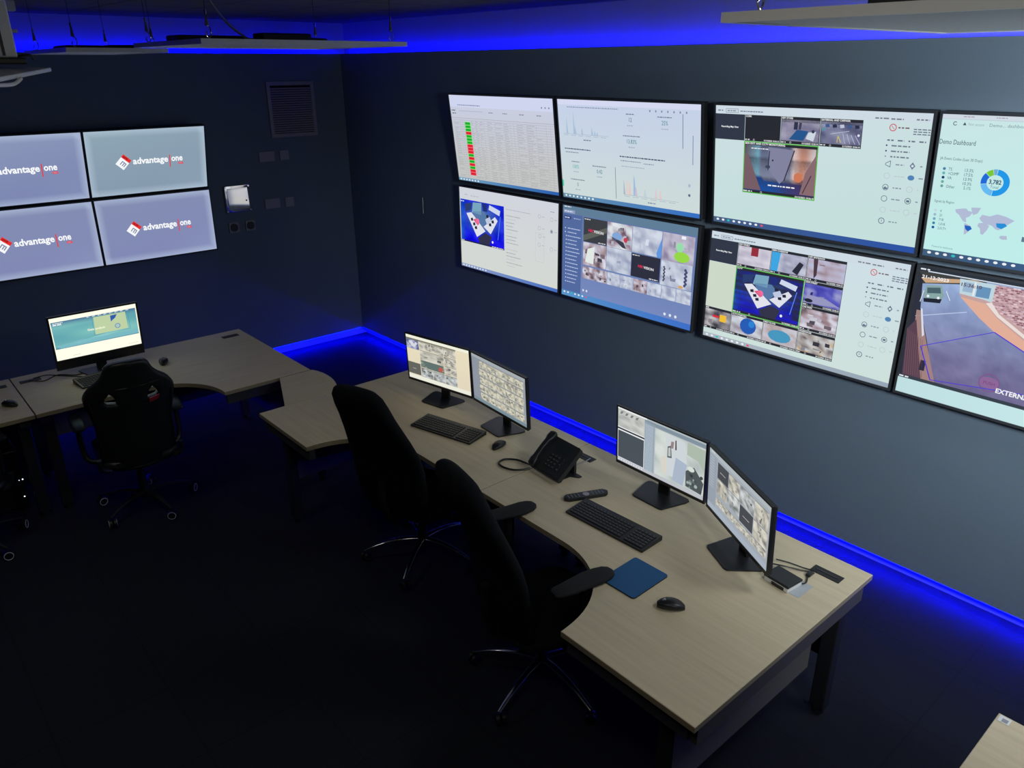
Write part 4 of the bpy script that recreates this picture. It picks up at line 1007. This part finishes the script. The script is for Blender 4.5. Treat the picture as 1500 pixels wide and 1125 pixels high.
# ------------------------------------------------------------------ hanging ceiling panels
def hang_panel(x0, x1, y0, y1, z, label, boxes=(), th=.022, wires=None):
    t = empty('suspended_light', ((x0+x1)/2, (y0+y1)/2, z), label=label, cat='ceiling light', group='suspended flat light panels')
    X, Y = (x1-x0)/2, (y1-y0)/2
    bx('board', mat('panel_diffuser', (.86, .88, .88), .55), t, -X+.018, X-.018, -Y+.018, Y-.018, .003, th-.003)
    b = NB()
    for q in ((-X, X, -Y, -Y+.018), (-X, X, Y-.018, Y), (-X, -X+.018, -Y+.018, Y-.018), (X-.018, X, -Y+.018, Y-.018)): box(b, *q, 0, th)
    obj('edge_frame', b, M_white, t)
    for (bx_, by_, bw, bd, bh) in boxes:
        b = NB(); box(b, bx_-bw/2, bx_+bw/2, by_-bd/2, by_+bd/2, th, th+bh, bev=.008); obj('driver_box', b, M_blackm, t)
    for sx, sy in wires or ((-1, -1), (1, -1), (-1, 1), (1, 1)):
        px, py = sx*(X-.06), sy*(Y-.06); ztop = CZ-z
        b = NB(); cyl(b, (px, py, th+.10), (px, py, ztop), .0015, n=6)
        w = obj('wire', b, M_steel, t)
        b = NB(); cyl(b, (px, py, th+.055), (px, py, th+.105), .009, .004, n=10); cyl(b, (px, py, th+.095), (px, py, th+.12), .004, .006, n=8)
        tube(b, [(px, py, th+.055), (px+.012, py, th+.045), (px+.014, py, th+.02), (px+.002, py, th+.005), (px-.010, py, th+.018), (px-.004, py, th+.03)], .0025, 6, 4)
        obj('gripper_hook', b, M_mirror, w, True)
    return t
hang_panel(-2.73, -1.64, -3.60, -2.66, 2.900, 'flat pale panel hung on wires, the widest one before the end wall', [(-.30, .1, .34, .18, .03), (.10, -.1, .30, .12, .02), (-.05, -.25, .26, .12, .035)])
hang_panel(-3.02, -2.50, -2.50, -1.50, 2.880, 'flat pale panel seen edge-on at far left near the ceiling, above logo screens', [(-.05, .1, .2, .3, .022), (.1, -.2, .16, .2, .02)])
hang_panel(-2.505, -1.28, -7.37, -6.155, 2.893, 'large flat pale panel hung near the ceiling at the top right', [(-.2, .30, .3, .2, .04)])
b = NB(); tube(b, [(-2.62, -3.45, CZ), (-2.60, -3.42, 3.10), (-2.50, -3.36, 3.0), (-2.40, -3.33, 2.935), (-2.36, -3.30, 2.932)], .006, 8, 8); o = obj('hanging_cable', b, M_grey, None, True); tag(o, 'grey cable drooping from the ceiling onto the widest hanging panel', 'cable')

# projector bracket at the top left
t = empty('projector_mount', (-3.62, -4.34, CZ), label='white metal ceiling mount column with tray at the top left corner', cat='mount')
def pm(name, b, m):
    b.verts.index_update(); return objs(name, b, m, t, loc=(3.62, 4.34, -CZ))
b = NB(); box(b, -3.70, -3.60, -4.385, -4.30, 2.835, CZ-.001, bev=.004); pm('column', b, M_white)
b = NB(); box(b, -3.672, -3.664, -4.3875, -4.385, 2.84, CZ-.01); box(b, -3.640, -3.632, -4.3875, -4.385, 2.84, CZ-.01); pm('slot', b, M_black)
b = NB(); box(b, -3.60, -3.572, -4.36, -4.33, 2.965, 2.995, bev=.003); box(b, -3.60, -3.58, -4.36, -4.34, 2.905, 2.915, bev=.002); pm('clamp', b, M_grey)
b = NB(); box(b, -3.74, -3.585, -4.42, -4.27, 2.815, 2.834, bev=.004); tube(b, [(-3.62, -4.36, 2.836), (-3.57, -4.38, 2.842), (-3.555, -4.36, 2.83)], .004, 6, 5); pm('mount_head', b, M_black)
b = NB(); prism(b, [(-3.524, -4.418), (-3.736, -4.824), (-4.10, -4.75), (-4.0, -4.2), (-3.56, -4.30)], 0, .012, bev=.003)
for v in b.verts: v.co.z += 2.794 + max(0, (v.co.y+4.418))*.0 + (v.co.y+4.418)*.055 if v.co.y < -4.418 else 2.794
pm('tray', b, M_white)
b = NB(); tube(b, [(-3.85, -4.90, 2.765), (-3.76, -4.84, 2.764), (-3.70, -4.77, 2.765), (-3.665, -4.70, 2.778)], .005, 8, 6); pm('tray_lip', b, M_white)

# ------------------------------------------------------------------ executive chairs
def caster(parent, x, y, ang, ring=None, r=.028, name='caster'):
    b = NB(); ca, sa = cos(ang), sin(ang); n = Vector((-sa, ca, 0))
    for s in (-1, 1):
        c = Vector((x, y, r))+n*s*.014; cyl(b, c-n*.008, c+n*.008, r, n=20)
    cyl(b, (x, y, r), (x, y, r*2+.008), .008, n=10)
    o = obj(name, b, M_black, parent, True)
    if ring:
        b = NB()
        for s in (-1, 1):
            c = Vector((x, y, r))+n*s*.0222; P = []
            u_ = Vector((ca, sa, 0)); w_ = Vector((0, 0, 1))
            tube(b, [c+(u_*cos(2*pi*k/20)+w_*sin(2*pi*k/20))*r*.84 for k in range(21)], .0022, 6, 0)
        obj('rim_ring', b, ring, o, True)
def star_base(t, angs, rad, m, zh=.115, zt=.085, ring=None, wh=.03, r=.028):
    b = NB(); cyl(b, (0, 0, .075), (0, 0, .15), .036, .03, n=24); cyl(b, (0, 0, .15), (0, 0, .26), .027, n=20); cyl(b, (0, 0, .26), (0, 0, .40), .015, n=16); obj('gas_column', b, M_black, t, True)
    for a in angs:
        a = R(a); d = Vector((cos(a), sin(a), 0)); n = Vector((-sin(a), cos(a), 0)); b = NB(); st = []
        for k in range(9):
            q = k/8; rr = .03+(rad-.03)*q; z = zh+(.018*sin(pi*q))-(zh-zt)*q**1.3
            hw = wh*(1-q)+.012*q; st.append((d*rr+Vector((0, 0, z)), n*hw*(.75), Vector((0, 0, .011-.004*q))))
        loft(b, st, 14, 3); lg = obj('leg', b, m, t, True)
        caster(t, d.x*(rad-.008), d.y*(rad-.008), a+.9, ring, r)

def exec_chair(loc, rot, base_ang, up, label, lean=1.0, hs=1.0, az=.705):
    t = empty('office_chair', loc, (0, 0, R(rot)), label, 'chair', 'high backed black office chairs at the long desk')
    star_base(t, [a-rot for a in base_ang], .36, M_chrome, .125, .07, wh=.026)
    b = NB(); box(b, -.11, .11, -.09, .09, .38+up, .415+up, bev=.01); cyl(b, (0, 0, .36), (0, 0, .385+up), .016, n=12); tube(b, [(.02, -.08, .40+up), (.03, -.2, .395+up), (.03, -.26, .39+up)], .006); obj('mechanism', b, M_black, t)
    b = NB(); st = []
    for x, hw, hz, dz in ((-.235, .17, .02, .0), (-.21, .22, .038, .0), (-.1, .245, .046, -.004), (.05, .255, .046, -.004), (.18, .25, .044, 0), (.25, .225, .036, -.006), (.285, .18, .018, -.016)):
        st.append(((x, 0, .465+up+dz), (0, hw, 0), (0, 0, hz)))
    loft(b, st, 32, 3.2); obj('seat', b, M_fabric, t, True)
    # back: gentle S, wide shoulders running into a headrest
    prof = [(.44, -.185, .15, .02), (.455, -.195, .20, .04), (.55, -.232, .235, .05), (.68, -.252, .250, .050), (.80, -.268, .255, .046), (.90, -.295, .250, .045), (1.0, -.335, .228, .045), (1.08, -.372, .208, .047), (1.15, -.405, .188, .052), (1.22, -.437, .176, .056), (1.28, -.462, .164, .052), (1.315, -.475, .140, .040), (1.333, -.482, .095, .018)]
    b = NB(); st = []
    for z, x, hw, ht in prof:
        st.append(((x*lean, 0, (z-.44)*hs+.44+up), (0, hw, 0), (ht, 0, .25*ht)))
    loft(b, st, 36, 2.7); obj('backrest', b, M_fabric, t, True)
    b = NB(); tube(b, [(-.11, 0, .40+up), (-.24, 0, .42+up), (-.325*lean, 0, .56+up), (-.330*lean, 0, .72+up)], .022, 12); obj('back_bar', b, M_black, t, True)
    for s in (-1, 1):
        b = NB(); st = []
        for x, hw, hz in ((-.16, .022, .008), (-.145, .036, .014), (-.08, .044, .017), (.02, .050, .018), (.08, .050, .018), (.12, .043, .016), (.142, .030, .012), (.152, .012, .005)):
            st.append(((x, s*.318+(.01*s if x < 0 else 0), az+up), (0, hw, 0), (0, 0, hz)))
        loft(b, st, 20, 2.4); ar = obj('armrest', b, M_pad, t, True)
        b = NB(); tube(b, [(0, s*.11, .40+up), (0, s*.24, .395+up), (.0, s*.315, .45+up), (.0, s*.322, az-.12+up), (.0, s*.318, az-.013+up)], .019, 10, 6); obj('arm_support', b, M_black, ar, True)
    return t
exec_chair((-1.917, -3.905, 0), 17, [148, -143, -71, 1, 73], -.045, 'tall black fabric office chair, farther of the two at the long desk', az=.66)
exec_chair((-2.085, -5.15, 0), -11, [122, 194, 266, 338, 50], -.045, 'tall black fabric office chair with both armrests over the desk, nearer the camera', lean=.92, az=.825)

# ------------------------------------------------------------------ gaming chairs
def gaming_chair(loc, rot, base0, label):
    t = empty('gaming_chair', loc, (0, 0, R(rot)), label, 'chair', 'winged black gaming chairs')
    star_base(t, [base0-rot+72*k for k in range(5)], .315, M_steel, .11, .075, ring=M_white, wh=.034, r=.03)
    b = NB(); box(b, -.14, .14, -.12, .12, .385, .41, bev=.01); cyl(b, (0, 0, .36), (0, 0, .39), .02, n=12); obj('mechanism', b, M_black, t)
    b = NB(); st = []
    for y, hw, hz in ((-.24, .18, .02), (-.21, .225, .045), (-.1, .24, .05), (.1, .245, .05), (.2, .24, .046), (.25, .21, .03), (.27, .17, .012)): st.append(((0, y, .45), (hw, 0, 0), (0, 0, hz)))
    loft(b, st, 30, 3.4); obj('seat', b, M_leather, t, True)
    # back outline with two strap holes
    half = [(0, .40), (.15, .405), (.205, .43), (.225, .50), (.228, .60), (.226, .70), (.234, .79), (.252, .87), (.262, .925), (.254, .965), (.222, 1.01), (.182, 1.045), (.150, 1.08), (.134, 1.11), (.118, 1.145), (.09, 1.168), (.05, 1.175), (0, 1.177)]
    out = smoothpath([(p[0], p[1], 0) for p in half], 3); out = [(p.x, p.y) for p in out]
    full = out+[(-p[0], p[1]) for p in out[::-1]][1:-1]
    full = [(p[0]*.96, p[1]) for p in full]
    hole = [(.082, .890), (.146, .896), (.166, .918), (.156, .950), (.124, .992), (.096, .965), (.078, .92)]
    cu = bpy.data.curves.new('gb', 'CURVE'); cu.dimensions = '2D'; cu.fill_mode = 'BOTH'; cu.extrude = .020; cu.bevel_depth = .022; cu.bevel_resolution = 3
    for pts in (full, hole, [(-p[0], p[1]) for p in hole]):
        sp = cu.splines.new('POLY'); sp.points.add(len(pts)-1); sp.use_cyclic_u = True
        for q, p in zip(sp.points, pts): q.co = (p[0], p[1], 0, 1)
    cu.offset = -.012
    co = bpy.data.objects.new('gb', cu); COL.objects.link(co)
    me = bpy.data.meshes.new_from_object(co.evaluated_get(bpy.context.evaluated_depsgraph_get())); bpy.data.objects.remove(co)
    b = NB(); b.from_mesh(me); bmesh.ops.remove_doubles(b, verts=b.verts[:], dist=.0008)
    for _ in range(2):
        bmesh.ops.subdivide_edges(b, edges=[e for e in b.edges if e.calc_length() > .06], cuts=1)
    bmesh.ops.triangulate(b, faces=b.faces[:])
    def bend(x, z, y):
        yy = -.215-(z-.42)*.24 + (abs(x)**1.6)*.75*(1 if z > .42 else 1)
        return yy + y
    for v in b.verts:
        x, z, d = v.co.x, v.co.y, v.co.z; v.co = (x, bend(x, z, d), z)
    obj('backrest', b, M_leather, t, True)
    for s in (-1, 1):
        b = NB(); P = smoothpath([(s*p[0], bend(s*p[0], p[1], -.046), p[1]) for p in [(.212, .50), (.214, .62), (.212, .74), (.228, .86), (.236, .93)]], 4); tube(b, P, .006, 8, 0); obj('side_piping', b, M_black, t, True)
    # red lining seen in the right hand strap hole
    b = NB(); prism(b, [(.090, .880), (.144, .886), (.158, .914), (.092, .906)], 0, .01, M=Matrix(((1, 0, 0, 0), (0, 0, -1, 0), (0, 1, 0, 0), (0, 0, 0, 1))))
    for v in b.verts: v.co.y += bend(v.co.x, v.co.z, -.042)
    o = obj('hole_lining', b, M_redlea, t); o['label'] = 'red lining below strap hole'
    b = NB(); tube(b, [(-.19, -.215, .42), (-.24, -.23, .45), (-.245, -.24, .52)], .016, 8); tube(b, [(.19, -.215, .42), (.24, -.23, .45), (.245, -.24, .52)], .016, 8); b.verts.index_update(); objs('hinge_bar', b, M_black, t, True)
    for s in (-1, 1):
        b = NB(); st = []
        for y, hw, hz, z in ((-.17, .018, .008, .628), (-.155, .036, .014, .630), (-.05, .042, .016, .634), (.06, .042, .016, .634), (.11, .034, .013, .632), (.125, .014, .006, .630)): st.append(((s*.300, y+.10, z+.045), (hw, 0, 0), (0, 0, hz)))
        loft(b, st, 18, 2.6); ar = obj('armrest', b, M_leather, t, True)
        b = NB(); tube(b, [(s*.12, .0, .40), (s*.26, .03, .40), (s*.30, .06, .47), (s*.300, .08, .665)], .018, 10); obj('arm_support', b, M_black, ar, True)
    return t
g = gaming_chair((-3.010, -2.14, 0), -6, -5, 'black winged gaming chair with strap holes in front of the bright monitor')
g2 = copy_tree(g); g2.location = (-4.02, -1.98, 0); g2.rotation_euler = (0, 0, R(12)); g2['label'] = 'black gaming chair mostly cut off by the left edge of the photo'
for nm, lc in (('x', 0),): pass

# computer tower under the left desk with tiny lights
t = empty('computer_tower', (-3.722, -1.42, 0), label='black computer tower with tiny white lights under the left edge desk', cat='computer')
b = NB(); box(b, -.1, .1, -.22, .22, .012, .44, bev=.008); obj('case', b, M_black, t)
b = NB()
for sx in (-1, 1):
    for sy in (-1, 1): cyl(b, (sx*.075, sy*.18, 0), (sx*.075, sy*.18, .013), .015, n=10)
b.verts.index_update(); objs('foot', b, M_blackm, t)
b = NB(); cyl(b, (-.0+.091, -.2225, .219), (-.0+.091, -.220, .219), .004, n=8); cyl(b, (-.0+.076, -.2225, .092), (-.0+.076, -.220, .092), .004, n=8); cyl(b, (-.0+.070, -.2225, .219), (-.0+.070, -.220, .219), .002, n=8); b.verts.index_update(); objs('status_light', b, M_pin, t)

# ------------------------------------------------------------------ lights
def area(name, loc, size, power, col, rot=(0, 0, 0), sy=None, spread=None):
    l = bpy.data.lights.new(name, 'AREA'); l.energy = power; l.color = col; l.size = size
    if sy: l.shape = 'RECTANGLE'; l.size_y = sy
    if spread: l.spread = spread
    o = bpy.data.objects.new(name, l); COL.objects.link(o); o.location = loc; o.rotation_euler = rot
    return o
area('overhead_fill', (-3.6, -6.4, 3.17), .9, 7, (1, .96, .84), (0, 0, 0))  # added fill light out of view, brightens the desktops
area('overhead_fill', (-3.95, -3.3, 3.17), .5, 3.2, (1, .96, .84), (0, 0, 0), spread=R(130))  # added fill for the back desks, not an actual fitting
area('overhead_fill', (-.75, -7.25, 3.17), .8, 20, (.92, .98, 1), (0, 0, 0))  # unseen fill added to brighten the right end of the long wall
d_ = Vector((0, -6.4, 2.0))-Vector((-2.9, -8.7, 2.86))
area('wall_fill', (-2.9, -8.7, 2.86), .7, 31, (.88, .96, 1), d_.to_track_quat('-Z', 'Y').to_euler(), spread=R(78))  # added fill behind the camera, aimed to lift the long wall

w = bpy.data.worlds.new('World'); sc.world = w; w.use_nodes = True
w.node_tree.nodes['Background'].inputs[0].default_value = (.02, .025, .035, 1); w.node_tree.nodes['Background'].inputs[1].default_value = .3

# ------------------------------------------------------------------ camera
yaw, pitch, roll = R(-41.0339), R(-22.3981), R(-.2981)
F = Vector((-sin(yaw)*cos(pitch), cos(yaw)*cos(pitch), sin(pitch))); Rt = Vector((cos(yaw), sin(yaw), 0)); U = Rt.cross(F)
r2 = Rt*cos(roll)+U*sin(roll); u2 = -Rt*sin(roll)+U*cos(roll)
cd = bpy.data.cameras.new('camera'); cam = bpy.data.objects.new('camera', cd); COL.objects.link(cam)
mw = Matrix((r2, u2, -F)).transposed().to_4x4(); mw.translation = (-4.1528, -7.3133, 2.8055); cam.matrix_world = mw
cd.sensor_width = 36; cd.lens = 1132.9669/1500*36; cd.clip_start = .02
sc.camera = cam
sc.view_settings.view_transform = 'Standard'; sc.view_settings.look = 'None'; sc.view_settings.exposure = 0; sc.view_settings.gamma = 1
sc.view_settings.use_curve_mapping = False
